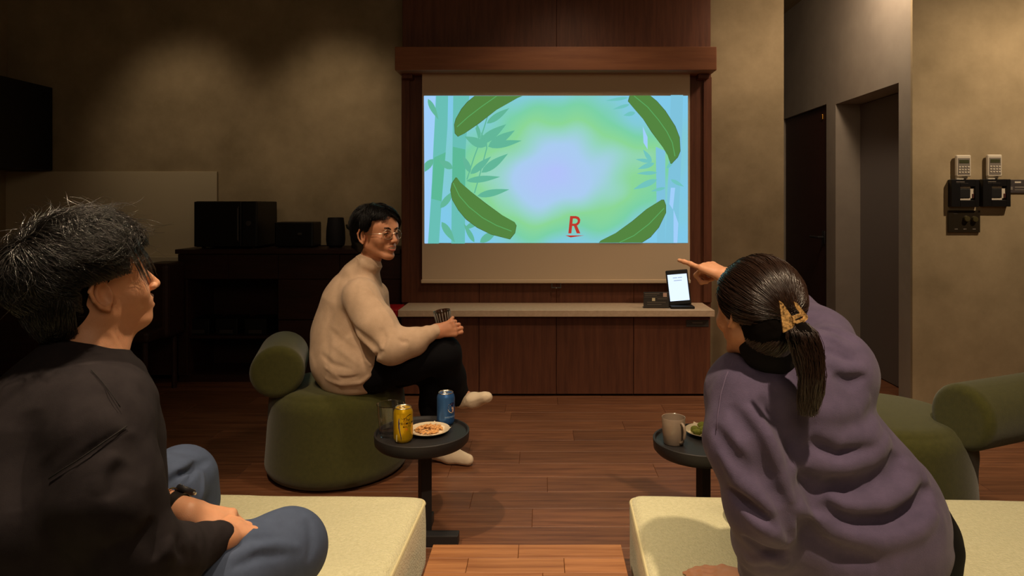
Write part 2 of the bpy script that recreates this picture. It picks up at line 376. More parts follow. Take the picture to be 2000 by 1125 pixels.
for p0, ang, L_, wd in (((430, 380), -.62, 250, 34), ((500, 400), -.55, 230, 32), ((500, 400), -.18, 250, 26), ((370, 600), -.7, 200, 26), ((450, 590), -.62, 240, 30), ((340, 650), -.12, 250, 24), ((420, 760), -.2, 240, 26),
                        ((480, 400), 3.6, 170, 32), ((490, 405), 4.35, 120, 12), ((440, 340), 4.5, 120, 14), ((490, 230), -.6, 200, 24), ((240, 560), 3.7, 120, 26), ((150, 850), -.9, 170, 24), ((100, 490), 2.3, 150, 26),
                        ((370, 590), 4.3, 140, 22), ((60, 50), 1.1, 170, 20), ((400, 1100), 4.2, 160, 18), ((330, 1000), -.5, 160, 20), ((160, 950), 1.0, 180, 26), ((440, 1100), -.6, 160, 28)):
    bgleaf(za(p0), ang, L_/3.75, wd/3.75, 4, T['leafbg'])
for p0, ang, L_, wd in (((290, 40), 3.0, 170, 12), ((300, 90), 2.85, 130, 12), ((340, 150), 2.9, 90, 16), ((460, 510), 3.3, 120, 14), ((480, 520), 2.8, 130, 18), ((500, 590), 3.1, 150, 14), ((500, 640), 2.75, 190, 22), ((460, 510), 4.1, 110, 16), ((560, 700), 2.9, 110, 12),
                        ((570, 560), 5.4, 90, 12), ((600, 640), .5, 110, 14)):
    bgleaf(zb(p0), ang, L_/3.75, wd/3.75, 4, T['leafbg2'])
for pts in (((345, 640), (400, 470), (430, 390), (480, 230), (500, 160)), ((400, 740), (440, 600), (490, 410), (485, 300)), ((435, 350), (410, 260))):
    stroke('bamboo_twig', [za(p) for p in pts], 2.2, 5, T['leafbg'])
LV = [([(928,187.5),(913,200),(902,213),(891,232),(888,243),(889,260),(895,266.5),(908,260),(935,241),(969,215),(1010,192),(1021,187.5)], [(893,248),(914,229),(940,209),(970,188)]),
      ([za(p) for p in ((265,627),(235,670),(226,720),(240,790),(285,865),(340,930),(420,990),(520,1040),(658,1076),(695,1030),(705,975),(690,950),(600,900),(480,815),(380,735),(300,665),(275,630))], [za(p) for p in ((245,665),(290,760),(360,840),(460,920),(560,975),(672,1018))]),
      ([zb(p) for p in ((300,26),(288,70),(330,120),(400,200),(460,290),(540,400),(575,460),(595,520),(605,522),(650,475),(668,430),(662,330),(630,250),(560,140),(500,70),(447,26))], [zb(p) for p in ((330,28),(430,110),(510,205),(570,290),(610,370),(630,470))]),
      ([zb(p) for p in ((75,1102),(90,1085),(200,1030),(320,945),(420,860),(530,790),(548,790),(562,830),(562,885),(510,990),(450,1060),(385,1102))], [zb(p) for p in ((220,1102),(330,1050),(440,965),(550,850))])]
for poly, rib in LV:
    c_ = np.mean(poly, 0); big = clip_rect([tuple(c_+(np.array(p)-c_)*1.0+(np.array(p)-c_)/np.linalg.norm(np.array(p)-c_)*.9) for p in poly])
    o = flat('leaf_outline', big, 6, T['edge']); flat('leaf', poly, 7, T['leaf']); stroke('leaf_rib', rib, [1.6]*len(rib), 9, T['rib'])
    a, b = np.array(rib[0]), np.array(rib[-1])
# red letter R with its underline wedge
def rl(x, y): return (760+x/2.009, 60+y/2.009)
flat('letter_stem', [rl(*p) for p in ((710, 727), (722, 727), (715, 795), (703, 795))], 8, T['red'])
oc = [(718, 727), (733, 727), (744, 731), (750, 741), (748, 754), (740, 763), (728, 766), (716, 766)]
ic = [(720, 737), (731, 737), (738, 740), (740, 746), (738, 752), (733, 756), (727, 757), (718, 757)]
def ring(o_, i_, m, layer):
    y1 = SD-.0012-.0006*layer; n_ = len(o_); v = [sp(*rl(*p)) for p in o_]+[sp(*rl(*p)) for p in i_]
    q = MB().add([(a, y1, b) for a, b in v], [(i, (i+1), n_+i+1, n_+i) for i in range(n_-1)]).build('letter_bowl', m, None, fix=False)
    q.parent = pic; q.matrix_parent_inverse = Matrix.Translation(-Vector((ctr[0], SD, ctr[1])))
ring(oc, ic, T['red'], 8)
flat('letter_leg', [rl(*p) for p in ((724, 764), (736, 762), (750, 795), (736, 795))], 8, T['red'])
flat('logo_underline', [rl(*p) for p in ((691, 803), (766, 803), (712, 811))], 8, T['red'])

# ------------------------------------------------------------------ low media cabinet under the screen
CD = 4.17; cx0, cx1 = PX(778, 4.15), PX(1389, CD); cb = PZ(619, 4.12)
mc = empty('media_cabinet', ((cx0+cx1)/2, 4.3, 0), 'low dark walnut cabinet with four plain doors under the screen', 'cabinet')
MB().box(cx0+.004, cx1-.002, CD+.02, 4.42, .06, cb).build('body', M['console_wood'], mc)
MB().box(cx0+.01, cx1-.01, CD+.035, 4.42, 0, .06).build('plinth', M['console_wood'], mc)
sx = [PX(p, CD) for p in (784, 935.5, 1086.5, 1237.5, 1388)]
for i in range(4):
    MB().rbox(sx[i]+.0015, sx[i+1]-.0015, CD, CD+.02, .015, cb-.012, .0015, 1).build('door', M['door_wood'], mc)
ct = MB().rbox(PX(777, 4.12), PX(1396, 4.12), 4.12, 4.438, cb, PZ(606, 4.12), .003).build('countertop', M['stone'])
tag(ct, 'long beige stone slab on top of the low walnut cabinet', 'countertop')
ctz = PZ(606, 4.12)
lp = MB().rbox(PX(1340, CD), PX(1384, CD), CD-.004, CD, PZ(638, CD), PZ(625, CD), .001, 1).build('name_plate', M['darkgrey'])
tag(lp, 'small dark label plate on the right cabinet door under the slab', 'label plate')
MB().box(PX(1352, CD), PX(1372, CD), CD-.0045, CD-.004, PZ(631, CD), PZ(629.5, CD)).build('print', M['grey'], lp)
# tablet in its stand
tb = empty('tablet', (PX(1331, 4.2), 4.22, ctz), 'lit white tablet standing upright on the beige stone slab', 'tablet')
Rt = Matrix.Translation((PX(1331, 4.2), 4.22, ctz)) @ Matrix.Rotation(math.radians(-4), 4, 'Y') @ Matrix.Rotation(math.radians(-14), 4, 'X') @ Matrix.Rotation(math.radians(-6), 4, 'Z')
def tbx(x0, x1, y0, y1, z0, z1, r, name, m, par): return MB().rbox(x0, x1, y0, y1, z0, z1, r).xf(Rt).build(name, m, par)
tbx(-.070, .070, 0, .016, .018, .243, .006, 'case', M['blackmatte'], tb)
tbx(-.061, .061, -.001, 0, .045, .214, .0004, 'screen', emit('tablet_screen', (214, 230, 255), 1.25), tb)
for i, (a, b, z_, m_) in enumerate(((-.028, -.001, .19, 'grey'), (.003, .030, .19, 'grey'), (-.024, .026, .172, 'white'))):
    tbx(a, b, -.0018, -.001, z_, z_+.004, .0003, 'screen_print', emit('tablet_print_'+str(i), (150, 166, 196)), tb)
MB().rbox(PX(1331, 4.2)-.072, PX(1331, 4.2)+.078, 4.17, 4.32, ctz, ctz+.016, .004).build('stand', M['blackmatte'], tb)
cdx0, cdx1 = PX(1257, 4.2), PX(1306.5, 4.2)
sc_ = empty('info_card', ((cdx0+cdx1)/2, 4.2, ctz), 'small dark printed sign standing beside the tablet on the slab', 'sign')
MB().rbox(cdx0, cdx1, 4.2, 4.206, ctz, PZ(570.5, 4.2), .001, 1).build('card', M['darkgrey'], sc_)
MB().rbox(cdx0, cdx1, 4.2, 4.25, ctz, ctz+.004, .001, 1).build('foot', M['darkgrey'], sc_)
def line(x0, x1, y0, y1, nm='printed_line', m='grey'): MB().box(PX(x0, 4.2), PX(x1, 4.2), 4.1985, 4.2, PZ(y1, 4.2), PZ(y0, 4.2)).build(nm, M[m], sc_)
for r_ in ((1259, 1288, 573, 574.5), (1259, 1283, 577, 578), (1284, 1303, 583, 584.2), (1264, 1300, 590, 591), (1264, 1292, 594, 595), (1258, 1305, 580.3, 580.8)): line(*r_)
MB().rbox(PX(1295, 4.2), PX(1302.5, 4.2), 4.198, 4.2, PZ(580, 4.2), PZ(572, 4.2), .001, 1).build('sticker', M['ink_pink'], sc_)
MB().rbox(PX(1273.5, 4.2), PX(1279.5, 4.2), 4.198, 4.2, PZ(588, 4.2), PZ(582, 4.2), .001, 1).build('sticker', M['ink_cream'], sc_)

# ------------------------------------------------------------------ console on the left with its things
KD = 4.48; kt = PZ(487, 4.46); kx0, kx1, km = PX(347, KD), PX(783, KD), PX(543, KD)
ks = empty('console', ((kx0+kx1)/2, 4.7, 0), 'dark wooden console with drawers and an open niche behind the seated man', 'console')
MB().rbox(PX(343, 4.46), kx1, 4.45, 4.88, kt-.03, kt, .003).build('top', M['console_wood'], ks)
kb = MB(); nx0 = PX(366, KD)
kb.box(kx0, nx0, KD+.02, 4.88, 0, kt-.03).box(nx0, km, 4.84, 4.88, .05, kt-.03).box(km, kx1, KD+.02, 4.88, .05, kt-.03).box(kx0, kx1, KD+.03, 4.88, 0, .05).box(nx0, km, KD+.02, 4.86, kt-.2, kt-.03).box(nx0, km, KD+.03, 4.86, PZ(663, KD), PZ(658, KD))
kb.build('body', M['console_wood'], ks)
hz = PZ(545, KD)
for a, b in ((kx0, (kx0+km)/2), ((kx0+km)/2, km), (km, (km+kx1)/2), ((km+kx1)/2, kx1)):
    MB().rbox(a+.0015, b-.0015, KD, KD+.02, hz, kt-.034, .002, 1).build('drawer', M['console_wood'], ks)
for za_, zb_ in ((PZ(625, KD), hz), (.05, PZ(625, KD))):
    MB().rbox(km+.0015, kx1-.0015, KD, KD+.02, za_+.003, zb_-.003, .002, 1).build('drawer', M['console_wood'], ks)
MB().rbox(kx0+.0015, nx0-.0015, KD, KD+.02, .05, hz-.003, .002, 1).build('side_panel', M['console_wood'], ks)
nz = PZ(658, KD)
for i, (a, lab) in enumerate(((395, 'black storage box on the niche shelf, nearest the sink end'), (450, 'middle black storage box on the niche shelf'), (506, 'black storage box on the niche shelf, beside the drawers'))):
    x_ = PX(a, 4.6)
    bx = empty('storage_box', (x_, 4.62, nz), lab, 'box', 'black boxes in the console niche')
    MB().rbox(x_-.075, x_+.075, 4.54, 4.74, nz+.0, nz+.11, .004).build('box_body', M['blackmatte'], bx)
    MB().rbox(x_-.045, x_+.045, 4.536, 4.54, nz+.012, nz+.036, .001, 1).build('box_label', mat('dim_label_'+str(i), (58, 50, 46), .8), bx)
mw = empty('microwave', (PX(440, 4.6), 4.67, kt), 'large black microwave oven on the console under the pale splashback', 'microwave')
mx0, mx1 = PX(378, 4.5), PX(500, 4.5); mz0, mz1 = kt+.012, PZ(393, 4.5)
MB().rbox(mx0, mx1, 4.52, 4.86, mz0, mz1, .008).build('housing', M['black'], mw)
MB().rbox(mx0+.003, mx1-.1, 4.5, 4.52, mz0+.003, mz1-.003, .004).build('door', M['black'], mw)
MB().rbox(mx1-.098, mx1-.003, 4.505, 4.52, mz0+.003, mz1-.003, .003).build('control_panel', M['blackmatte'], mw)
MB().lathe([(0, 0), (.018, 0), (.017, .012), (0, .012)], n=20, cap=False).xf(Matrix.Translation((mx1-.05, 4.505, mz1-.15)) @ Matrix.Rotation(math.pi/2, 4, 'X')).build('dial', M['darkgrey'], mw, True)
MB().tube([(mx1-.115, 4.495, mz0+.04), (mx1-.115, 4.482, mz0+.05), (mx1-.115, 4.482, mz1-.05), (mx1-.115, 4.495, mz1-.04)], .006, 8).build('door_handle', M['darkgrey'], mw, True)
for a in (mx0+.04, mx1-.04):
    for b in (4.56, 4.82): MB().lathe([(.014, 0), (.012, .014)], (a, b, kt), 12).build('foot', M['black'], mw)
bx0_, bx1_ = PX(536, 4.6), PX(611, 4.6)
to = empty('toaster', ((bx0_+bx1_)/2, 4.68, kt), 'low black box-shaped toaster beside the microwave on the console', 'toaster')
MB().rbox(bx0_, bx1_, 4.6, 4.78, kt+.008, PZ(434, 4.6), .008).build('housing', M['black'], to)
MB().rbox(bx0_+.02, bx1_-.02, 4.66, 4.69, PZ(434, 4.6)-.001, PZ(434, 4.6)+.001, .0005, 1).build('slot', M['blackmatte'], to)
MB().rbox((bx0_+bx1_)/2+.03, (bx0_+bx1_)/2+.06, 4.588, 4.6, kt+.09, kt+.105, .003).build('lever', M['darkgrey'], to)
MB().rbox(bx0_+.02, bx1_-.02, 4.61, 4.77, kt, kt+.008, .002).build('base', M['blackmatte'], to)
gx = PX(650.5, 4.6); r_ = 18.5*4.6/F
sk = empty('speaker', (gx, 4.66, kt), 'dark tapered cylinder speaker standing right of the toaster', 'speaker')
MB().lathe([(r_*.7, 0), (r_*.92, .012), (r_, .05), (r_*.96, .12), (r_*.84, .19), (r_*.82, .2)], (gx, 4.66, kt+.006), 40).build('fabric_body', mat('speaker_cloth', (26, 24, 28), .7, bump=.4, bs=300), sk, True)
MB().lathe([(r_*.8, 0), (r_*.8, .004)], (gx, 4.66, kt+.206), 40).build('top_plate', M['black'], sk)
MB().lathe([(r_*.66, 0), (r_*.66, .006)], (gx, 4.66, kt), 30).build('base', M['black'], sk)
tx = PX(705, 4.6)
kl = empty('kettle', (tx, 4.66, kt), 'round black kettle on the console behind the seated man', 'kettle')
MB().lathe([(.07, 0), (.085, .03), (.088, .08), (.075, .14), (.055, .165), (.02, .175)], (tx, 4.66, kt+.02), 36).build('kettle_body', M['black'], kl, True)
MB().lathe([(.08, 0), (.082, .016), (.078, .02)], (tx, 4.66, kt), 36).build('base', M['blackmatte'], kl, True)
MB().lathe([(.006, 0), (.014, .01), (.012, .02)], (tx, 4.66, kt+.194), 16).build('lid_knob', M['black'], kl, True)
MB().tube([(tx-.08, 4.66, kt+.12), (tx-.11, 4.66, kt+.14), (tx-.118, 4.66, kt+.16)], [.012, .009, .007], 10).build('spout', M['black'], kl, True)
MB().tube([(tx+.07, 4.66, kt+.16), (tx+.12, 4.66, kt+.15), (tx+.125, 4.66, kt+.07), (tx+.085, 4.66, kt+.05)], .008, 10).build('handle', M['black'], kl, True)
cd = MB().tube([(PX(611, 4.7)+.002, 4.74, kt+.012), (PX(620, 4.7), 4.78, kt+.005), (PX(628, 4.7), 4.8, kt+.0045), (PX(633, 4.7), 4.78, kt+.0045)], .004, 6).build('power_cord', M['black'], None, True)
tag(cd, 'short black cord lying on the console between toaster and speaker', 'cord')
# kitchen counter further left
kc = empty('kitchen_counter', (-3.2, 4.67, 0), 'kitchen counter with a pale worktop left of the console', 'counter')
wz = PZ(527, 4.45)
MB().rbox(XL+.002, PX(340, 4.46), 4.42, 4.88, wz-.045, wz, .004).build('worktop', M['plaster_white'], kc)
MB().box(XL+.01, PX(340, 4.46)-.002, 4.46, 4.88, .06, wz-.045).build('base_unit', M['console_wood'], kc)
MB().rbox(XL+.002, PX(340, 4.46), 4.8, 4.88, wz, PZ(502, 4.8), .003).build('rear_ledge', M['plaster_white'], kc)
hb_ = MB().rbox(PX(255, 4.6), PX(340, 4.6), 4.52, 4.78, wz, wz+.018, .005).build('hob', M['black']); tag(hb_, 'flat black hob on the pale kitchen worktop', 'hob')
# dark chair back in front of the counter
chb = empty('desk_chair', (PX(331, 4.35), 4.3, 0), 'dark low-backed chair tucked in front of the console at its left end', 'chair')
xx = PX(331, 4.35)
MB().rbox(xx-.09, xx+.07, 4.2, 4.42, .35, PZ(512, 4.3), .03, 3).build('backrest', M['console_wood'], chb)
MB().rbox(xx-.3, xx+.05, 4.02, 4.4, .36, .43, .02, 3).build('seat', M['console_wood'], chb)
for a in (xx-.27, xx+.02):
    for b in (4.05, 4.37): MB().tube([(a, b, 0), (a, b, .37)], .016, 8).build('leg', M['console_wood'], chb)
# wall cabinet top left
uc = empty('wall_cabinet', (-3.77, 4.2, 1.45), 'black cabinet hung high on the left wall above the pale splashback', 'cabinet')
ux = PX(103, DB-.02)
MB().rbox(XL+.002, ux-.02, 3.4, DB-.02, PZ(333, DB), PZ(172, DB), .003).build('carcass', M['blackmatte'], uc)
for a, b in ((3.4, 4.15), (4.15, DB-.02)):
    MB().rbox(ux-.02, ux, a+.002, b-.002, PZ(333, DB)+.002, PZ(172, DB)-.002, .002).build('door', M['blackmatte'], uc)
rb = empty('waste_bin', (PX(776, 4.35), 4.3, 0), 'slim bin with a red lid tucked left of the low cabinet', 'bin')
rx0, rx1 = PX(745, 4.3), PX(777, 4.22)
MB().rbox(rx0, rx1, 4.2, 4.42, 0, PZ(622, 4.2), .008).build('bin_body', M['blackmatte'], rb)
MB().rbox(rx0-.003, rx1+.003, 4.197, 4.423, PZ(622, 4.2), PZ(604, 4.2), .01).build('lid', M['red'], rb)

# ------------------------------------------------------------------ things on the lit right wall
def wx(px): return PX(px, DR)
def wz_(py): return PZ(py, DR)
for i, (u0, u1, tp, lab) in enumerate(((1862, 1890.5, 303.5, 'white remote in a holder above the left black control box'), (1922.5, 1950.5, 302.5, 'white remote in a holder above the right black control box'))):
    rm = empty('remote_control', ((wx(u0)+wx(u1))/2, DR, wz_(347)), lab, 'remote control', 'white air conditioner remotes on the wall')
    MB().rbox(wx(u0), wx(u1), DR-.030, DR-.010, wz_(345), wz_(tp), .006, 3).build('remote_body', M['white'], rm)
    MB().rbox(wx(u0)+.008, wx(u1)-.008, DR-.0315, DR-.030, wz_(341.5), wz_(tp+6), .002).build('keypad_panel', M['grey'], rm)
    MB().rbox(wx(u0)+.02-.006, wx(u1)-.014, DR-.033, DR-.0315, wz_(tp+16), wz_(tp+9), .001).build('display', mat('lcd_'+str(i), (66, 68, 46), .3), rm)
    for r0 in range(3):
        for c0 in range(4):
            bx_ = wx(u0)+.0125+c0*.0165; bz_ = wz_(tp+23+r0*5.2)
            MB().rbox(bx_, bx_+.011, DR-.0338, DR-.0315, bz_-.0045, bz_+.0035, .001, 1).build('button', M['white'], rm)
    MB().rbox(wx(u0)+.010, wx(u1)-.010, DR-.0145, DR, wz_(349), wz_(tp+14), .003).build('holder', M['white'], rm)
for i, (u0, u1, v0, v1, lab) in enumerate(((1851, 1905, 351, 404, 'black wall control box under the left white remote'), (1912, 1966, 350.5, 403.5, 'black wall control box under the right white remote'))):
    bx = empty('control_box', ((wx(u0)+wx(u1))/2, DR, wz_(v1)), lab, 'control box', 'black control boxes on the wall')
    D0 = DR-.036; fx0, fx1, fz0, fz1 = wx(u0), wx(u1), wz_(v1), wz_(v0)
    wx0, wx1, wz0, wz1 = fx0+.052, fx1-.024, fz0+.038, fz1-.040
    m_ = MB().rbox(fx0, wx0, D0, DR, fz0, fz1, .002, 1).rbox(wx1, fx1, D0, DR, fz0, fz1, .002, 1).rbox(wx0, wx1, D0, DR, fz0, wz0, .001, 1).rbox(wx0, wx1, D0, DR, wz1, fz1, .001, 1)
    m_.build('housing', M['black'], bx)
    MB().box(wx0, wx1, DR-.004, DR-.002, wz0, wz1).build('back_plate', M['white'], bx)
    MB().rbox(wx0-.0, wx1-.026, D0+.006, DR-.004, wz0+.014, wz1-.014, .002).build('controller', M['blackmatte'], bx)
    MB().rbox(wx0, wx1, D0+.010, DR-.004, wz1-.012, wz1, .001).rbox(wx0, wx1, D0+.010, DR-.004, wz0, wz0+.012, .001).rbox(wx1-.022, wx1, D0+.010, DR-.004, wz0, wz1, .001).build('white_surround', M['white'], bx)
    MB().rbox(wx1-.012, wx1-.001, D0+.006, DR-.004, wz0+.012, wz0+.038, .002).build('latch', mat('brown_latch_'+str(i), (70, 34, 30), .5), bx)
    MB().box(fx0+.028, fx0+.075, D0-.0006, D0, fz1-.016, fz1-.012).build('print', M['grey'], bx)
    MB().box(fx0+.028, fx0+.10, D0-.0006, D0, fz1-.023, fz1-.021).build('print', M['darkgrey'], bx)
    MB().rbox(fx0+.034, fx0+.074, D0+.006, D0+.02, fz1, fz1+.006, .001).build('clip', M['white'], bx)
sw = empty('switch_plate', (wx(1881), DR, wz_(454)), 'dark glass dimmer plate with two knobs below the black boxes', 'switch')
MB().rbox(wx(1850), wx(1912), DR-.012, DR, wz_(454), wz_(411), .002).build('plate', mat('dark_glass', (44, 38, 30), .12, spec=.8), sw)
for u, v in ((1884, 427), (1900, 428)):
    MB().lathe([(0, 0), (.016, 0), (.018, -.004), (.015, -.016), (0, -.017)], n=24, cap=False).xf(Matrix.Translation((wx(u), DR-.012, wz_(v))) @ Matrix.Rotation(-math.pi/2, 4, 'X')).build('knob', mat('dim_knob', (70, 64, 40), .3), sw, True)
for u in (1862, 1879, 1897):
    MB().box(wx(u), wx(u+6), DR-.0126, DR-.012, wz_(448), wz_(446.5)).build('print', M['grey'], sw)
MB().box(wx(1860), wx(1868), DR-.0126, DR-.012, wz_(418), wz_(417), ).build('print', M['darkgrey'], sw)
ws = empty('wall_sign', (wx(1990), DR, wz_(377)), 'long grey information sign on the wall right of the control boxes', 'sign')
MB().rbox(wx(1966.5), wx(2050), DR-.008, DR, wz_(377), wz_(351), .0015, 1).build('plate', mat('sign_grey', (66, 60, 60), .5), ws)
for a, b, v0, v1, m_ in ((1980, 1992, 354.5, 357.5, 'white'), (1980, 2040, 364.5, 367, 'grey'), (1980, 2036, 370, 371.5, 'grey'), (1977, 2045, 361, 361.6, 'darkgrey')):
    MB().box(wx(a), wx(b), DR-.0088, DR-.008, wz_(v1), wz_(v0)).build('printed_line', M[m_], ws)
MB().lathe([(.010, 0), (.010, .001)], n=20).xf(Matrix.Translation((wx(1972.5), DR-.008, wz_(357.5))) @ Matrix.Rotation(math.pi/2, 4, 'X')).build('sign_emblem', M['darkgrey'], ws)
MB().rbox(wx(1970), wx(1976), DR-.0088, DR-.008, wz_(371), wz_(365), .001, 1).build('sign_emblem', M['grey'], ws)

# ------------------------------------------------------------------ low wooden step between the two day beds
pf = empty('wooden_step', (-.046, 1.4, 0), 'low light wooden platform with planks between the two cream beds', 'platform')
px0, px1, pz = -.323, .231, .2
MB().box(px0+.01, px1-.01, .9, 1.95, 0, pz-.016).build('frame', M['light_wood'], pf)
yy = 1.96; k = 0
while yy > .96:
    cuts = [[px0, -.07, px1], [px0, -.21, .06, px1], [px0, -.0, px1], [px0, -.16, px1], [px0, .08, px1]][k % 5]
    for a, b in zip(cuts[:-1], cuts[1:]):
        MB().rbox(a+.0006, b-.0006, yy-.0745, yy-.0005, pz-.016, pz, .001, 1).build('plank', M['light_wood'], pf)
    yy -= .075; k += 1

# ------------------------------------------------------------------ side tables and what stands on them
def side_table(cx, cy, r, label):
    t = empty('side_table', (cx, cy, 0), label, 'side table', 'round black side tables')
    zr = .392
    MB().lathe([(0, zr-.05), (r*.5, zr-.05), (r-.012, zr-.045), (r-.002, zr-.034), (r, zr-.01), (r, zr-.002), (r-.003, zr), (r-.007, zr-.001), (r-.011, zr-.010), (0, zr-.0105)], (cx, cy, 0), 72, cap=False).build('tray_top', M['metal_black'], t, True)
    c, s = math.cos(.7), math.sin(.7)
    MB().rbox(-.02, .02, -.016, .016, .02, zr-.045, .002).xf(Matrix.Translation((cx+.01, cy, 0)) @ Matrix.Rotation(.6, 4, 'Z')).build('post', M['metal_black'], t)
    MB().rbox(cx-.13, cx+.135, cy-.055, cy-.01, 0, .04, .003).build('foot', M['metal_black'], t)
    MB().rbox(cx-.02, cx+.02, cy-.05, cy+.14, 0, .039, .003).build('foot', M['metal_black'], t)
    return t
TZ = .392-.0105
side_table(-.432, 2.385, .168, 'round black side table holding two cans, a glass and snacks')
side_table(.545, 2.30, .162, 'round black side table holding a mug and green biscuits')
def can(cx, cy, name, body, label):
    t = empty(name, (cx, cy, TZ), label, 'can')
    c = (cx, cy, TZ)
    MB().lathe([(.018, .004), (.023, 0), (.026, .002), (.0315, .010), (.0329, .016), (.033, .1), (.0318, .107), (.0278, .1145), (.0272, .1165)], c, 48).build('can_body', body, t, True)
    MB().lathe([(.0272, .1165), (.0277, .1185), (.0268, .1197), (.0256, .1185), (.0245, .1155), (0, .1155)], c, 48, cap=False).build('rim', M['silver'], t, True)
    tab = MB(); n = 20; pts = [(cx+.009*math.cos(2*math.pi*i/n)-.004, cy+.006*math.sin(2*math.pi*i/n), TZ+.1172) for i in range(n)]
    tab.tube(pts, .0013, 6, True).rbox(cx-.004, cx+.004, cy-.003, cy+.003, TZ+.1158, TZ+.1178, .0005, 1)
    tab.build('pull_tab', M['silver'], t, True)
    MB().lathe([(.0085, .1156), (.0085, .1161)], (cx+.011, cy-.002, TZ), 20).build('mouth_opening', M['ink_black'], t)
    return t
def wrap(pts, cx, cy, r, name, m, par, th0, zc):
    """flat polygon(s) in metres (u to the right, v up) wrapped on the can as a thin decal"""
    v = []; f = []
    for poly in pts:
        n0 = len(v)
        for u, w_ in poly:
            a = th0+u/r; v.append((cx+r*math.cos(a), cy+r*math.sin(a), zc+w_))
        f.append(tuple(range(n0, len(v))))
    me = MB().add(v, f); b = me.build(name, m, par, fix=False); return b
def strip(pts, w0):
    pts = np.array(pts, float); out = []; n_ = 4*(len(pts)-1)+1; q_ = np.linspace(0, len(pts)-1, n_)
    w0 = np.interp(q_, np.arange(len(pts)), w0 if hasattr(w0, '__len__') else [w0]*len(pts)); pts = np.stack([np.interp(q_, np.arange(len(pts)), pts[:, j]) for j in (0, 1)], 1); pts = list(pts)
    L_ = []; R_ = []
    for i, p in enumerate(pts):
        t = pts[min(i+1, len(pts)-1)]-pts[max(i-1, 0)]; t /= np.linalg.norm(t); n_ = np.array([-t[1], t[0]]); ww = w0[i] if hasattr(w0, '__len__') else w0
        L_.append(p+n_*ww/2); R_.append(p-n_*ww/2)
    return [[tuple(L_[i]), tuple(L_[i+1]), tuple(R_[i+1]), tuple(R_[i])] for i in range(len(pts)-1)]
def text_polys(txt, h, shear=0.0, space=1.0):
    """letters of the built-in font as triangles, height h, centred"""
    cu = bpy.data.curves.new('t', 'FONT'); cu.body = txt; cu.size = 1; cu.shear = shear; cu.space_character = space; cu.resolution_u = 3; cu.offset = .004
    o = bpy.data.objects.new('t', cu); me = o.to_mesh(); me.calc_loop_triangles()
    V = np.array([q.co[:2] for q in me.vertices]) if len(me.vertices) else np.zeros((1, 2))
    T_ = [tuple(t.vertices) for t in me.loop_triangles]; o.to_mesh_clear(); bpy.data.objects.remove(o); bpy.data.curves.remove(cu)
    c = (V.min(0)+V.max(0))/2; V = (V-c)*h/(V[:, 1].max()-V[:, 1].min()+1e-9)
    return [[tuple(V[i]) for i in t] for t in T_], V
ya = can(-.483, 2.305, 'beer_can', M['gold'], 'yellow gold beer can with black lettering in front on the table')
YX, YY = -.483, 2.305; RR = .0332; face = math.atan2(-YY, -YX)+.28
def yput(polys, du, dv, name, m): wrap([[(u+du, v+dv) for u, v in p] for p in polys], YX, YY, RR, name, m, ya, face, TZ)
tp, _ = text_polys('PREMIUM', .0088, 0, 1.15); yput(tp, .004, .070, 'lettering', M['ink_black'])
tp, _ = text_polys("MALT'S", .0062, 0, 1.1); yput(tp, .004, .0595, 'lettering', M['ink_black'])
tp, _ = text_polys('The', .0115, .45); yput(tp, .003, .0830, 'lettering', M['ink_black'])
yput(strip([(-.017, .088), (-.010, .0855), (-.002, .089), (.006, .0955), (.014, .0985), (.023, .0975)], [.0006, .0012, .0016, .0022, .0026, .0008]), 0, 0, 'swash', M['ink_black'])
yput(strip([(-.0245, .088), (-.0262, .075), (-.0245, .055), (-.0195, .036), (-.0165, .022), (-.0165, .012)], [.0014, .0026, .0030, .0030, .0022, .0004]), 0, 0, 'ribbon_mark', M['ink_navy'])
yput(strip([(-.0225, .088), (-.0235, .075), (-.0222, .058), (-.0195, .046)], [.0005, .0018, .0016, .0003]), 0, 0, 'ribbon_mark', M['ink_blue'])
yput([[(.0028*math.cos(a), .0028*math.sin(a)) for a in np.linspace(0, 6.1, 12)]], .003, .0500, 'round_emblem', M['ink_orange'])
yput([[(-.009, 0), (.009, 0), (.009, .0022), (-.009, .0022)]], .004, .041, 'small_print', mat('ochre_ink', (150, 106, 20), .5))
yput([[(-.012, 0), (.012, 0), (.012, .0022), (-.012, .0022)]], .004, .0185, 'small_print', mat('brown_ink', (96, 70, 20), .5))
yput([[(-.012, 0), (.012, 0), (.012, .001), (-.012, .001)]], .004, .013, 'small_print', mat('ochre_ink_b', (150, 106, 20), .5))
yput([[(-.002, 0), (.002, 0), (.002, .024), (-.002, .024)]], -.0335, .008, 'side_print', mat('pale_print', (200, 190, 150), .5))
BX, BY = -.362, 2.487
ba = can(BX, BY, 'beer_can', M['bluecan'], 'blue beer can with a starry round badge at the back of the table')
fb = math.atan2(-BY, -BX)
def bput(polys, du, dv, name, m, r=RR): wrap([[(u+du, v+dv) for u, v in p] for p in polys], BX, BY, r, name, m, ba, fb, TZ)
disc = lambda R_, n=40: [(R_*math.cos(a), R_*math.sin(a)) for a in np.linspace(0, 2*math.pi, n, endpoint=False)]
def fan(poly): c = np.mean(poly, 0); return [[tuple(c), poly[i], poly[(i+1) % len(poly)]] for i in range(len(poly))]
bput(fan(disc(.0195)), .026, .066, 'badge', M['ink_navy'])
cres = []
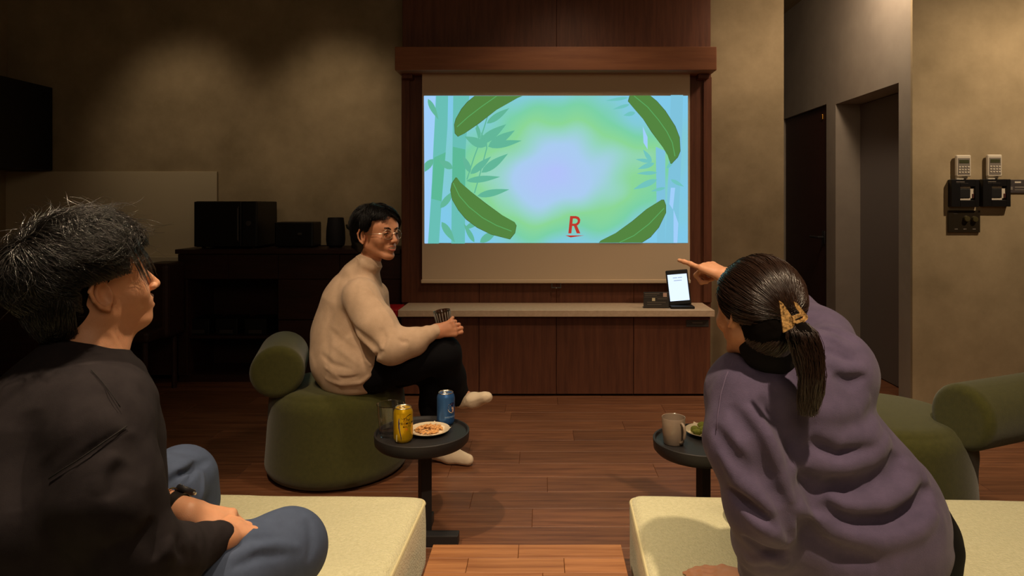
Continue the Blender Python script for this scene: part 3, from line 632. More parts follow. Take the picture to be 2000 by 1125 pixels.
for i in range(10):
    a0_, a1_ = math.radians(180+i*10.5), math.radians(180+(i+1)*10.5); t0, t1 = math.sin(math.pi*i/10)*.0022, math.sin(math.pi*(i+1)/10)*.0022
    cres.append([(.0185*math.cos(a0_), .0185*math.sin(a0_)), (.0185*math.cos(a1_), .0185*math.sin(a1_)), ((.0185-t1)*math.cos(a1_), (.0185-t1)*math.sin(a1_)), ((.0185-t0)*math.cos(a0_), (.0185-t0)*math.sin(a0_))])
bput(cres, .026, .066, 'badge_moon', M['ink_cream'], .0334)
for u, v in ((.0105, .072), (.013, .064), (.018, .078), (.021, .07), (.0235, .081), (.012, .080)):
    bput(fan(disc(.0009, 6)), u, v, 'badge_star', M['ink_cream'], .0334)
bput([[(-.004, -.012), (.006, -.012), (.007, .0), (.004, .009), (.001, .004), (-.002, .009), (-.005, .002), (-.002, -.004)]], .0275, .062, 'badge_figure', M['ink_pink'], .0335)
tp, _ = text_polys('WEDNESDAY', .0062, 0, 1.1); bput(tp, .024, .0335, 'lettering', mat('pale_blue_ink', (150, 180, 214), .5))
bput([[(-.02, 0), (.02, 0), (.02, .0009), (-.02, .0009)]], .024, .0275, 'small_print', mat('pale_blue_ink_b', (150, 180, 214), .5))
gl = MB().lathe([(0, 0), (.036, 0), (.038, .004), (.0475, .110), (.0488, .112), (.0482, .1125), (.0465, .111), (.0372, .014), (.03, .012), (0, .011)], (-.541, 2.365, TZ), 22, cap=False).build('tumbler', M['glass'])
tag(gl, 'clear empty glass tumbler behind the yellow can', 'glass')
def plate(cx, cy, r, label, pts):
    t = empty('plate', (cx, cy, TZ), label, 'plate', 'small round plates with a paper sheet')
    MB().lathe([(0, 0), (r*.55, 0), (r*.6, .002), (r*.97, .013), (r, .0155), (r*.99, .017), (r*.95, .016), (r*.58, .006), (0, .005)], (cx, cy, TZ), 56, cap=False).build('dish', M['ceramic_white'], t, True)
    n = 14; v = []; f = []
    for j in range(n+1):
        for i in range(n+1):
            a, b = i/n, j/n
            p = (1-b)*((1-a)*np.array(pts[0])+a*np.array(pts[1]))+b*((1-a)*np.array(pts[3])+a*np.array(pts[2]))
            q = p*r; rad = np.hypot(*q)/r
            z = .0075+max(0, rad-.55)**1.3*.028+.0012*math.sin(9*a+4*b)*rad
            if rad > 1: z += (rad-1)*.01
            v.append((cx+q[0], cy+q[1], TZ+z))
    for j in range(n):
        for i in range(n): f.append((j*(n+1)+i, j*(n+1)+i+1, (j+1)*(n+1)+i+1, (j+1)*(n+1)+i))
    MB().add(v, f).build('paper_liner', M['paper'], t, 'all')
    return t
PXc, PYc, PR = -.408, 2.388, .0745
plate(PXc, PYc, PR, 'cream plate with a paper sheet under fried snack sticks', [(-.95, -.5), (.25, -1.0), (1.08, .05), (.1, 1.05)])
sn = MB()
for i in range(150):
    a = random.uniform(0, 6.28); rr = .047*math.sqrt(random.random()); z = TZ+.013+.017*max(0, 1-rr/.05)*random.random()**.6
    c = np.array([PXc+rr*math.cos(a), PYc+rr*math.sin(a)*.95, z]); b = random.uniform(0, 3.14); l = random.uniform(.006, .0095)
    d_ = np.array([math.cos(b), math.sin(b), random.uniform(-.25, .35)]); bend = np.array([-math.sin(b), math.cos(b), .3])*random.uniform(-.003, .003)
    sn.tube([c-d_*l, c+bend, c+d_*l], [.0019, .0024, .0019], 6)
so = sn.build('fried_snack', M['snack'], None, 'all'); tag(so, 'heap of golden fried snack sticks on the paper sheet', 'snack', kind='stuff')
QX, QY, QR = .583, 2.375, .0745
plate(QX, QY, QR, 'cream plate with a paper sheet under green biscuits', [(-.95, -.35), (.3, -1.0), (1.0, .2), (-.35, 1.05)])
bl = ['green powdered biscuit nearest the mug at the front of the plate', 'green powdered biscuit behind the front one, nearest the mug', 'green powdered biscuit at the top of the small heap', 'green powdered biscuit at the back of the plate', 'green powdered biscuit beside the sleeve at the front', 'green powdered biscuit half hidden by the sleeve']
for (u, v, d_), lb in zip(((1361.5, 846, 2.335), (1357, 840, 2.365), (1373, 838, 2.365), (1370.5, 829.5, 2.41), (1377, 849, 2.335), (1388, 838, 2.38)), bl):
    x_ = PX(u, d_); b = bmesh.new(); bmesh.ops.create_icosphere(b, subdivisions=3, radius=.0155)
    rs = random.random()*9
    for q in b.verts:
        k_ = 1+.06*math.sin(q.co.x*240+rs)*math.sin(q.co.y*260+rs)+.05*math.sin(q.co.z*300+rs*2); q.co *= k_; q.co.z *= .8
    b.verts.index_update(); o = MB().add([(q.co.x+x_, q.co.y+d_, q.co.z+TZ+.0205) for q in b.verts], [[q.index for q in f_.verts] for f_ in b.faces]).build('green_biscuit', M['greensnack'], None, 'all'); b.free()
    tag(o, lb, 'biscuit', 'green biscuits on the plate')
mx, my = .449, 2.285
mg = empty('mug', (mx, my, TZ), 'glossy taupe mug with handle on the right side table', 'mug')
MB().lathe([(0, 0), (.031, 0), (.0345, .004), (.0385, .05), (.0405, .0895), (.0398, .091), (.0385, .090), (.0365, .05), (.033, .008), (0, .007)], (mx, my, TZ), 56, cap=False).build('mug_body', M['ceramic'], mg, True)
ang = math.radians(-62); hd = np.array([math.cos(ang), math.sin(ang), 0])
MB().tube([np.array([mx, my, TZ])+hd*a+np.array([0, 0, z]) for a, z in ((.037, .078), (.047, .079), (.056, .072), (.059, .055), (.057, .035), (.050, .020), (.040, .013), (.033, .012))], [.0045, .0045, .005, .005, .005, .0045, .0045, .004], 12).build('handle', M['ceramic'], mg, 'all')

# ------------------------------------------------------------------ soft bodies: distance fields turned into one continuous mesh
def smin(a, b, k): h = np.maximum(k-np.abs(a-b), 0)/k; return np.minimum(a, b)-h*h*k*.25
class Field:
    def __init__(s): s.ops = []
    def add(s, kind, fn, lo, hi, k, lip=1.0): s.ops.append((kind, fn, np.array(lo, float), np.array(hi, float), k, lip)); return s
    def cone(s, a, b, ra, rb, k=.02, kind='u', flat=None, fs=1.0):
        a = np.array(a, float); b = np.array(b, float); ab = b-a; L2 = ab @ ab+1e-12; R_ = max(ra, rb)
        if flat is not None: flat = np.array(flat, float); flat /= np.linalg.norm(flat)
        def fn(p):
            t = np.clip(((p-a) @ ab)/L2, 0, 1)[:, None]; q = p-a-t*ab
            if flat is not None: q = q+(1/fs-1)*(q @ flat)[:, None]*flat
            return (np.sqrt((q*q).sum(1))-(ra+t[:, 0]*(rb-ra)))*(fs if flat is not None and fs < 1 else 1)
        return s.add(kind, fn, np.minimum(a, b)-R_, np.maximum(a, b)+R_, k, 1.0)
    def chain(s, pts, rs, k=.02, kind='u', flat=None, fs=1.0):
        for i in range(len(pts)-1): s.cone(pts[i], pts[i+1], rs[i], rs[i+1], k, kind, flat, fs)
        return s
    def ell(s, c, r, R=None, k=.02, kind='u'):
        c = np.array(c, float); r = np.array(r, float); R = np.eye(3) if R is None else np.array(R, float)   # columns of R: axes
        def fn(p):
            q = (p-c) @ R; k0 = np.sqrt(((q/r)**2).sum(1)); k1 = np.sqrt(((q/r**2)**2).sum(1))+1e-9
            return k0*(k0-1)/k1
        e = np.abs(R) @ r
        return s.add(kind, fn, c-e, c+e, k, 1.4)
    def rcyl(s, a, b, r, rd, k=.02, kind='u', taper=0):
        a = np.array(a, float); b = np.array(b, float); ab = b-a; L_ = np.linalg.norm(ab); ab /= L_; c = (a+b)/2
        def fn(p):
            q = p-c; h = q @ ab; rad = np.sqrt(np.maximum((q*q).sum(1)-h*h, 0)); rr = r-taper*h/L_
            dx = rad-rr+rd; dy = np.abs(h)-L_/2+rd
            return np.minimum(np.maximum(dx, dy), 0)+np.sqrt(np.maximum(dx, 0)**2+np.maximum(dy, 0)**2)-rd
        return s.add(kind, fn, np.minimum(a, b)-r*1.3, np.maximum(a, b)+r*1.3, k)
    def rbox(s, c, half, rd, R=None, k=.02, kind='u'):
        c = np.array(c, float); half = np.array(half, float); R = np.eye(3) if R is None else np.array(R, float)
        def fn(p):
            q = np.abs((p-c) @ R)-half+rd
            return np.minimum(q.max(1), 0)+np.sqrt((np.maximum(q, 0)**2).sum(1))-rd
        e = np.abs(R) @ half
        return s.add(kind, fn, c-e, c+e, k)
    def fold(s, pts, amp, wid):
        """raise (amp > 0) or sink a crease that follows a polyline on the surface"""
        pts = [np.array(p, float) for p in pts]
        def fn(p):
            m = np.full(len(p), 9.0); A_ = np.zeros(len(p))
            for i in range(len(pts)-1):
                a, b = pts[i], pts[i+1]; ab = b-a; t = np.clip(((p-a) @ ab)/(ab @ ab+1e-12), 0, 1)[:, None]; q = p-a-t*ab
                tt = (i+t[:, 0])/(len(pts)-1); w_ = wid*(.45+.55*np.sin(np.pi*np.clip(tt, .02, .98))**.6)
                mm = np.sqrt((q*q).sum(1))/w_; A_ = np.where(mm < m, np.sin(np.pi*np.clip(tt, 0, 1))**.7, A_); m = np.minimum(m, mm)
            return amp*1.1*A_*np.exp(-m*m)
        A = np.array(pts); return s.add('d', fn, A.min(0)-wid, A.max(0)+wid, 2*wid)
    def noise(s, amp, f, seed=0, stretch=(1, 1, 1)):
        g = np.random.default_rng(seed); K = [(g.normal(size=3)*f*np.array(stretch), g.uniform(0, 6.28)) for _ in range(7)]
        def fn(p):
            o = np.zeros(len(p)); wv = np.zeros(len(p))
            for i, (kv, ph) in enumerate(K):
                wv = np.sin(p @ kv*(1+.25*i)+ph+1.3*wv); o += wv/(1+.3*i)
            return amp*np.tanh(o*.7)
        return s.add('n', fn, [0]*3, [0]*3, 0)
    def cut(s, fn_, k=.004): return s.add('c', fn_, [0]*3, [0]*3, k)
    def eval(s, p):
        D = np.full(len(p), 9.0)
        for kind, fn, lo, hi, k, lip in s.ops:
            if kind == 'u': D = smin(D, fn(p), k)
            elif kind == 's': D = -smin(-D, fn(p), k)
            elif kind in 'dn': D = D-fn(p)
            elif kind == 'c': D = -smin(-D, -fn(p), k)
        return D
    def hit(s, px, py, d0=.6, d1=6.0):
        """first surface point seen through a pixel"""
        dr = P(px, py, 1.0)-np.array([0, 0, CH]); o = np.array([0, 0, CH]); t = d0
        for _ in range(160):
            q = o+dr*t; dd = s.eval(q[None])[0]
            if dd < .0015: return q
            t += max(dd, .001)*.6
            if t > d1: return None
        return q
    def mesh(s, h, name, m, parent=None, lo=None, hi=None):
        us = [o for o in s.ops if o[0] == 'u']
        L0 = np.min([o[2] for o in us], 0)-.03 if lo is None else np.array(lo, float); H0 = np.max([o[3] for o in us], 0)+.03 if hi is None else np.array(hi, float)
        B = 8; nb = np.ceil((H0-L0)/(h*B)).astype(int)+1; R_ = B*h*.866
        ii = np.stack(np.meshgrid(*[np.arange(q) for q in nb], indexing='ij'), -1).reshape(-1, 3)
        cen = L0+(ii+.5)*B*h-h/2
        C0 = s.eval(cen); act = np.abs(C0) < R_*1.9+.012
        dims = nb*B; G = np.empty(dims, np.float32)
        G[:] = np.repeat(np.repeat(np.repeat(C0.reshape(nb), B, 0), B, 1), B, 2)
        ai = ii[act]; ac = cen[act]; ad = C0[act]
        loc = (np.stack(np.meshgrid(*[np.arange(B)]*3, indexing='ij'), -1).reshape(-1, 3)-(B-1)/2)*h
        D = np.full((len(ai), B**3), 9.0)
        for kind, fn, lo_, hi_, k, lip in s.ops:
            if kind in 'us':
                pc = fn(ac); sel = pc < np.where(kind == 'u', ad, 0)+2.4*R_*lip+k+.012
            elif kind == 'd': sel = np.all((ac > lo_-R_-k) & (ac < hi_+R_+k), 1)
            else: sel = np.ones(len(ac), bool)
            if not sel.any(): continue
            idx = np.nonzero(sel)[0]
            for a in range(0, len(idx), 1500):
                ix = idx[a:a+1500]; pts = (ac[ix][:, None, :]+loc[None]).reshape(-1, 3); v = fn(pts).reshape(len(ix), -1)
                if kind == 'u': D[ix] = smin(D[ix], v, k)
                elif kind == 's': D[ix] = -smin(-D[ix], v, k)
                elif kind in 'dn': D[ix] -= v
                else: D[ix] = -smin(-D[ix], -v, k)
        Gb = G.reshape(nb[0], B, nb[1], B, nb[2], B)
        Gb[ai[:, 0], :, ai[:, 1], :, ai[:, 2], :] = D.reshape(-1, B, B, B)
        V, Q = surface_nets(G, L0-0*h, h)
        # grid point (i) sits at L0+i*h+h/2-h/2
        me = bpy.data.meshes.new(name); me.from_pydata(V.tolist(), [], Q.tolist()); me.update()
        me.polygons.foreach_set('use_smooth', [True]*len(me.polygons))
        if m: me.materials.append(m)
        o = bpy.data.objects.new(name, me); COL.objects.link(o)
        if parent is not None: adopt(o, parent)
        return o
def surface_nets(G, L0, h):
    S_ = G < 0; n = np.array(G.shape)
    c = np.zeros(n-1, np.int8)
    for dx in (0, 1):
        for dy in (0, 1):
            for dz in (0, 1): c += S_[dx:n[0]-1+dx, dy:n[1]-1+dy, dz:n[2]-1+dz]
    cells = np.argwhere((c > 0) & (c < 8)); idm = np.full(n-1, -1, np.int32); idm[tuple(cells.T)] = np.arange(len(cells))
    acc = np.zeros((len(cells), 3)); cnt = np.zeros(len(cells))
    cor = [(0,0,0),(1,0,0),(0,1,0),(1,1,0),(0,0,1),(1,0,1),(0,1,1),(1,1,1)]
    val = [G[tuple((cells+np.array(q)).T)].astype(float) for q in cor]
    for a in range(8):
        for b in range(a+1, 8):
            if sum(x != y for x, y in zip(cor[a], cor[b])) != 1: continue
            va, vb = val[a], val[b]; m = (va < 0) != (vb < 0); t = np.where(m, va/(va-vb+1e-12), 0)
            acc += np.where(m[:, None], np.array(cor[a])+t[:, None]*(np.array(cor[b])-np.array(cor[a])), 0); cnt += m
    V = L0+(cells+acc/cnt[:, None])*h
    Q = []
    for ax in range(3):
        u, v = (ax+1) % 3, (ax+2) % 3
        sl0 = [slice(None)]*3; sl1 = [slice(None)]*3; sl0[ax] = slice(0, n[ax]-1); sl1[ax] = slice(1, n[ax])
        e = np.argwhere(S_[tuple(sl0)] != S_[tuple(sl1)]); e = e[(e[:, u] > 0) & (e[:, v] > 0) & (e[:, u] < n[u]-1) & (e[:, v] < n[v]-1)]
        du = np.zeros(3, int); du[u] = 1; dv = np.zeros(3, int); dv[v] = 1
        q = np.stack([idm[tuple((e-du-dv).T)], idm[tuple((e-dv).T)], idm[tuple(e.T)], idm[tuple((e-du).T)]], 1)
        fl_ = ~S_[tuple(e.T)]; q[fl_] = q[fl_][:, ::-1]; Q.append(q)
    Q = np.concatenate(Q); return V, Q[(Q >= 0).all(1)]
def join(objs, name):
    """several meshes of one body become one mesh object"""
    V = []; Fc = []; mi = []; mats = []; n = 0
    for o in objs:
        me = o.data; v = np.empty(len(me.vertices)*3); me.vertices.foreach_get('co', v); V.append(v.reshape(-1, 3))
        m = me.materials[0]
        if m not in mats: mats.append(m)
        for p in me.polygons: Fc.append(tuple(i+n for i in p.vertices))
        mi += [mats.index(m)]*len(me.polygons); n += len(me.vertices)
    par = objs[0].parent
    for o in objs: bpy.data.objects.remove(o)
    me = bpy.data.meshes.new(name); me.from_pydata(np.concatenate(V).tolist(), [], Fc); me.update()
    for m in mats: me.materials.append(m)
    me.polygons.foreach_set('material_index', mi); me.polygons.foreach_set('use_smooth', [True]*len(Fc))
    o = bpy.data.objects.new(name, me); COL.objects.link(o)
    if par is not None: adopt(o, par)
    return o
def frame(fwd, up=(0, 0, 1), roll=0):
    f = np.array(fwd, float); f /= np.linalg.norm(f); u = np.array(up, float); r = np.cross(f, u); r /= np.linalg.norm(r); u = np.cross(r, f)
    if roll: c, s_ = math.cos(roll), math.sin(roll); r, u = c*r+s_*u, -s_*r+c*u
    return np.stack([r, f, u], 1)          # columns right, forward, up

# ------------------------------------------------------------------ beds
def bed(cx, cy, hx, hy, rot, label):
    t = empty('day_bed', (cx, cy, 0), label, 'bed', 'cream day beds')
    R = np.array([[math.cos(rot), -math.sin(rot), 0], [math.sin(rot), math.cos(rot), 0], [0, 0, 1]])
    f = Field().rbox((cx, cy, .185), (hx, hy, .115), .035, R, .02); f.ell((cx, cy, .24), (hx*.96, hy*.96, .062), R, .03).noise(.0012, 9, 3)
    f.mesh(.011, 'mattress', M['boucle'], t)
    pts = []
    for k in range(4):
        qx, qy = [(1, 1), (-1, 1), (-1, -1), (1, -1)][k]; rr = .035
        for j in range(7):
            a = math.pi/2*k+math.pi/2*j/6
            pts.append(np.array([cx, cy, 0])+R @ np.array([qx*(hx-rr)+(rr-.004)*math.cos(a), qy*(hy-rr)+(rr-.004)*math.sin(a), .282]))
    MB().tube(pts, .0045, 6, True).build('piping', M['boucle_seam'], t, True)
    MB().box(-hx+.05, hx-.05, -hy+.05, hy-.05, 0, .085).xf(Matrix.Translation((cx, cy, 0)) @ Matrix.Rotation(rot, 4, 'Z')).build('base', M['console_wood'], t)
    return t
BR = math.radians(-1.6)
def bed_at(corner, sx, hx, hy, lab):
    c, s_ = math.cos(BR), math.sin(BR); dx, dy = -sx*hx, -hy
    cx = corner[0]+c*dx-s_*dy; cy = corner[1]+s_*dx+c*dy; bed(cx, cy, hx, hy, BR, lab)
bed_at((-.358, 2.075), 1, .72, .95, 'cream boucle day bed under the man in the black sweatshirt')
bed_at((.268, 2.085), -1, .78, .95, 'cream boucle day bed under the pointing woman')

# ------------------------------------------------------------------ armchairs
def armchair(c, r, a, b, rr, name, label, hook):
    t = empty(name, (c[0], c[1], 0), label, 'armchair', 'green felt roll-back armchairs')
    f = Field().rcyl((c[0], c[1], .0), (c[0], c[1], .39), r, .07, .02, taper=.03)
    f.ell((c[0], c[1], .375), (r*.8, r*.8, .03), None, .03)
    f.cone(hook[0], hook[1], hook[2], hook[3], .06)
    f.cut(lambda p: -(p[:, 2]-.004), .01)
    f.mesh(.010, 'seat', M['fabric_green'], t)
    g = Field().rcyl(a, b, rr, .03, .02); g.mesh(.008, 'backrest', M['fabric_green'], t)
    return t
armchair((-.935, 3.05), .305, P(541, 729, 2.83), P(556, 690, 3.22), .112, 'armchair', 'green felt armchair with a roll backrest under the man in beige', ((-1.12, 3.03, .20), (-1.17, 3.03, .36), .09, .05))
ra, rb_ = P(1872, 816, 2.38), P(2035, 786, 2.56)
armchair((1.33, 2.62), .32, ra, rb_, .118, 'armchair', 'green felt armchair with a roll backrest at the right wall', ((1.48, 2.60, .10), (1.56, 2.56, .26), .14, .09))

# ------------------------------------------------------------------ body helpers
def hand(f, wrist, d, nrm, side, curls, spread=6, scale=1.0, thumb=(35, 20, 20), k=.006):
    """wrist point, finger direction, back-of-hand normal, side = +1/-1 where the thumb sits; curls per finger (degrees per joint)"""
    wrist = np.array(wrist, float); d = np.array(d, float); d /= np.linalg.norm(d); n_ = np.array(nrm, float); n_ -= (n_ @ d)*d; n_ /= np.linalg.norm(n_)
    s_ = np.cross(d, n_)*side
    def rot(v, ax, deg):
        a = math.radians(deg); return v*math.cos(a)+np.cross(ax, v)*math.sin(a)+ax*(ax @ v)*(1-math.cos(a))
    lens = [(.043, .026, .021), (.047, .029, .022), (.043, .027, .022), (.034, .020, .019)]
    offs = [.030, .010, -.010, -.028]; pl = [.088, .090, .086, .079]; rad = [.0088, .009, .0086, .0078]
    for i in range(4):
        kn = wrist+(d*pl[i]+s_*offs[i])*scale
        f.cone(wrist+(d*.004+s_*offs[i]*.55)*scale, kn, .0150*scale, .0120*scale, .014)
        dd = rot(d, n_, -side*spread*(offs[i]/.02)*(-1)*.5) if spread else d.copy(); ax = np.cross(dd, n_); q = kn
        ax /= np.linalg.norm(ax); f.cone(kn+n_*.0035*scale, kn+n_*.0035*scale+dd*.001, .0092*scale, .0092*scale, .005)
        c = curls[i]; c = c if hasattr(c, '__len__') else (c, c*1.1, c*.7)
        for j in range(3):
            dd = rot(dd, ax, -c[j]); nx = q+dd*lens[i][j]*scale; r0 = rad[i]*(1-.10*j)*scale; f.cone(q, nx, r0, r0*.9, k); q = nx
    f.cone(wrist+(d*.025+s_*.004)*scale, wrist+(d*.065)*scale, .016*scale, .0135*scale, .015)
    tb_ = wrist+(d*.018+s_*.020)*scale; dd = rot(d, n_, side*thumb[0]); dd = dd-n_*.25; dd /= np.linalg.norm(dd)
    ax = np.cross(dd, n_); ax /= np.linalg.norm(ax)
    q = tb_+dd*.040*scale; f.cone(tb_, q, .014*scale, .0112*scale, .012)
    for L_, t_, r0 in ((.033, thumb[1], .0102), (.027, thumb[2], .0092)):
        dd = rot(dd, n_, -side*t_); nx = q+dd*L_*scale; f.cone(q, nx, r0*scale, r0*.88*scale, k); q = nx
def head(f, O, R, sc=1.0, smile=True, jaw=1.0, ear=True):
    def X(x, y, z): return O+R @ (np.array([x, y, z])*sc)
    def E(c, r, k, kind='u', Q=None): f.ell(X(*c), np.array(r)*sc, R if Q is None else R @ Q, k*sc, kind)
    def Cn(a, b, ra, rb, k, kind='u'): f.cone(X(*a), X(*b), ra*sc, rb*sc, k*sc, kind)
    E((0, -.014, .034), (.076, .095, .082), .02)
    E((0, .022, -.015), (.066, .064, .082), .03)
    for s_ in (-1, 1):
        Cn((s_*.050, -.004, -.052), (s_*.018, .060, -.097*jaw), .022, .016, .022)
        E((s_*.040, .060, -.030), (.024, .022, .024), .022)
        E((s_*.034, .046, .034), (.030, .036, .030), .03)
    E((0, .070, -.100*jaw), (.021, .017, .017), .014)
    Cn((-.030, .080, .020), (.030, .080, .020), .0095, .0095, .016)
    for s_ in (-1, 1):
        E((s_*.031, .097, .000), (.017, .013, .0105), .010, 's')
        E((s_*.031, .0765, -.001), (.0155, .0125, .0115), .004)
        Cn((s_*.017, .0895, -.0035), (s_*.044, .080, -.0015), .0012, .0012, .004, 's')
    Cn((0, .085, .012), (0, .1085, -.034), .0070, .0100, .014)
    for s_ in (-1, 1): E((s_*.0115, .100, -.037), (.0075, .0090, .0065), .006)
    E((0, .075, -.062), (.030, .020, .022), .016)
    for s_ in (-1, 1):
        Cn((0, .0950, -.0575), (s_*.026, .083, -.060), .0038, .0022, .006)
        Cn((0, .0920, -.0750), (s_*.023, .082, -.068), .0044, .0022, .006)
        if smile:
            Cn((s_*.017, .098, -.038), (s_*.034, .082, -.064), .0016, .0012, .006, 's')
    if smile: E((0, .099, -.0655), (.023, .014, .0048), .003, 's')
    if ear:
        for s_ in (-1, 1):
            Q = frame((s_*.35, .94, .05)); Q = np.stack([Q[:, 0], Q[:, 1], Q[:, 2]], 1)
            E((s_*.078, -.008, -.010), (.0075, .019, .031), .006, 'u', Q)
            E((s_*.0860, -.003, -.008), (.0085, .0105, .020), .003, 's', Q)
            E((s_*.080, .007, -.012), (.0035, .004, .007), .003, 'u', Q)
            pr = [(.006, .012), (-.004, .021), (-.017, .020), (-.026, .004), (-.024, -.014), (-.016, -.030), (-.004, -.040)]
            f.chain([X(s_*(.0835-.35*(y_+.006)), y_, z_) for y_, z_ in pr], [.0030*sc, .0038*sc, .0040*sc, .0040*sc, .0036*sc, .0038*sc, .0044*sc], .003*sc)
    return X
def strands(name, Pth, Rad, m, parent, kind='stuff'):
    """Pth (N,K,3) centre lines, Rad (N,K) radii: three-sided hairs"""
    N_, K = Pth.shape[:2]; T_ = np.gradient(Pth, axis=1); T_ /= np.linalg.norm(T_, axis=2, keepdims=True)+1e-9
    ref = np.array([.31, .22, .93]); U = np.cross(T_, ref); U /= np.linalg.norm(U, axis=2, keepdims=True)+1e-9; W_ = np.cross(T_, U)
    V = np.stack([Pth+Rad[..., None]*(math.cos(a)*U+math.sin(a)*W_) for a in (0, 2.094, 4.189)], 2)   # N,K,3,3
    idx = np.arange(N_*K*3).reshape(N_, K, 3); a = idx[:, :-1]; b = idx[:, 1:]; Q = []
    for k in range(3):
        l = (k+1) % 3; Q.append(np.stack([a[..., k], a[..., l], b[..., l], b[..., k]], -1).reshape(-1, 4))
    Q = np.concatenate(Q); me = bpy.data.meshes.new(name); nv = N_*K*3
    me.vertices.add(nv); me.vertices.foreach_set('co', V.reshape(-1)); me.loops.add(len(Q)*4); me.loops.foreach_set('vertex_index', Q.reshape(-1).astype(np.int32))
    me.polygons.add(len(Q)); me.polygons.foreach_set('loop_start', np.arange(0, len(Q)*4, 4, dtype=np.int32)); me.polygons.foreach_set('use_smooth', [True]*len(Q))
    me.update(); me.validate(); me.materials.append(m)
    o = bpy.data.objects.new(name, me); COL.objects.link(o); o['kind'] = kind; adopt(o, parent); return o
def trim(Pth, R, O, sc, bad):
    """cut each hair off where it would enter a bare region of the head"""
    q = (Pth-O) @ R/sc; b = np.maximum.accumulate(bad(q), axis=1); keep = ~b[:, 1]; Pth = Pth[keep].copy(); b = b[keep]
    for k in range(1, Pth.shape[1]): Pth[:, k] = np.where(b[:, k][:, None], Pth[:, k-1]+(Pth[:, k-1]-Pth[:, max(k-2, 0)])*.02, Pth[:, k])
    return Pth, keep
def scalp_hair(X, R, O, sc, n, K, step, flow, allow, lift, seed, rad=.0007, clump=60, cl=.5, wig=.0, c0=(0, -.014, .034), rr=(.080, .101, .088), grav=.0):
    """combed hair that follows the scalp: roots on an ellipsoid, each stepping along flow(u)"""
    g = np.random.default_rng(seed); u = g.normal(size=(n*3, 3)); u /= np.linalg.norm(u, axis=1, keepdims=True); u = u[allow(u)][:n]; n = len(u)
    cc = g.normal(size=(clump, 3)); cc /= np.linalg.norm(cc, axis=1, keepdims=True); ci = np.argmax(u @ cc.T, 1)
    cdir = g.normal(size=(clump, 3))*cl; cl_l = g.uniform(.75, 1.25, clump); ph = g.uniform(0, 6.28, (n, 3)); ind = g.normal(size=(n, 3))*.055
    c0 = np.array(c0); rr = np.array(rr); out = []; Lm = g.uniform(.65, 1.1, n); lf = g.uniform(0, 1, n)
    for k in range(K):
        t = k/(K-1); off = lift(t, lf, u)*cl_l[ci]
        p = c0+u*rr*(1+off[:, None]/.09) + wig*t*np.sin(ph+t*7)
        if grav: p[:, 2] -= grav*t*t
        out.append(O+(p*sc) @ R.T)
        d = flow(u)+cdir[ci]*t+ind; d -= (d*u).sum(1, keepdims=True)*u; d /= np.linalg.norm(d, axis=1, keepdims=True)+1e-9
        u = u+d*(step*Lm)[:, None]; u /= np.linalg.norm(u, axis=1, keepdims=True)
    Pth = np.stack(out, 1); tt = np.linspace(0, 1, K); Rad = rad*(1-.75*tt**2)[None]*g.uniform(.7, 1.3, (n, 1)); return Pth, np.broadcast_to(Rad, (n, K))
def seam(f, px, m, name, parent, r=.0016):
    pts = [f.hit(*p) for p in px]; pts = [p for p in pts if p is not None]
    return MB().tube(pts, r, 6).build(name, m, parent, 'all') if len(pts) > 2 else None
def folds(f, lst, ga=1.0, gw=1.0):
    got = []; lst = [(p, a*ga, w*gw) for p, a, w in lst]
    for px, amp, wid in lst:
        pts = [f.hit(*p) for p in px]; pts = [p for p in pts if p is not None]
        if len(pts) > 1: got.append((pts, amp, wid))
    for g in got: f.fold(*g)

# ================================================================== the woman
wm = empty('person', (.75, 1.5, .3), 'person in a mauve sweatshirt seen from behind, pointing at the screen', 'person')
hO = P(1474, 606, 1.43); hR = frame((-.40, .90, -.12), roll=-.10); hs = .865
sw_ = Field()
Bk = (0, 1, .0)
sw_.cone(P(1462, 765, 1.45), P(1625, 722, 1.50), .080, .085, .05, flat=Bk, fs=.85)
sw_.cone(P(1545, 810, 1.47), P(1612, 930, 1.50), .150, .155, .06, flat=Bk, fs=.72)
sw_.cone(P(1612, 930, 1.50), P(1690, 1010, 1.50), .155, .172, .06, flat=Bk, fs=.78)
sw_.cone(P(1600, 1010, 1.50), P(1672, 1062, 1.50), .16, .185, .05, flat=Bk, fs=.8)
sw_.cone(P(1520, 715, 1.46), P(1510, 690, 1.45), .060, .05, .03)                    # collar
# left sleeve, planted on the bed
sw_.chain([P(1458, 765, 1.44), P(1452, 860, 1.40), P(1492, 985, 1.39)], [.080, .077, .074], .03)
sw_.chain([P(1492, 985, 1.39), P(1496, 1050, 1.44), P(1490, 1112, 1.53)], [.074, .066, .056], .03)
sw_.cone(P(1489, 1116, 1.54), P(1474, 1140, 1.58), .050, .040, .012)
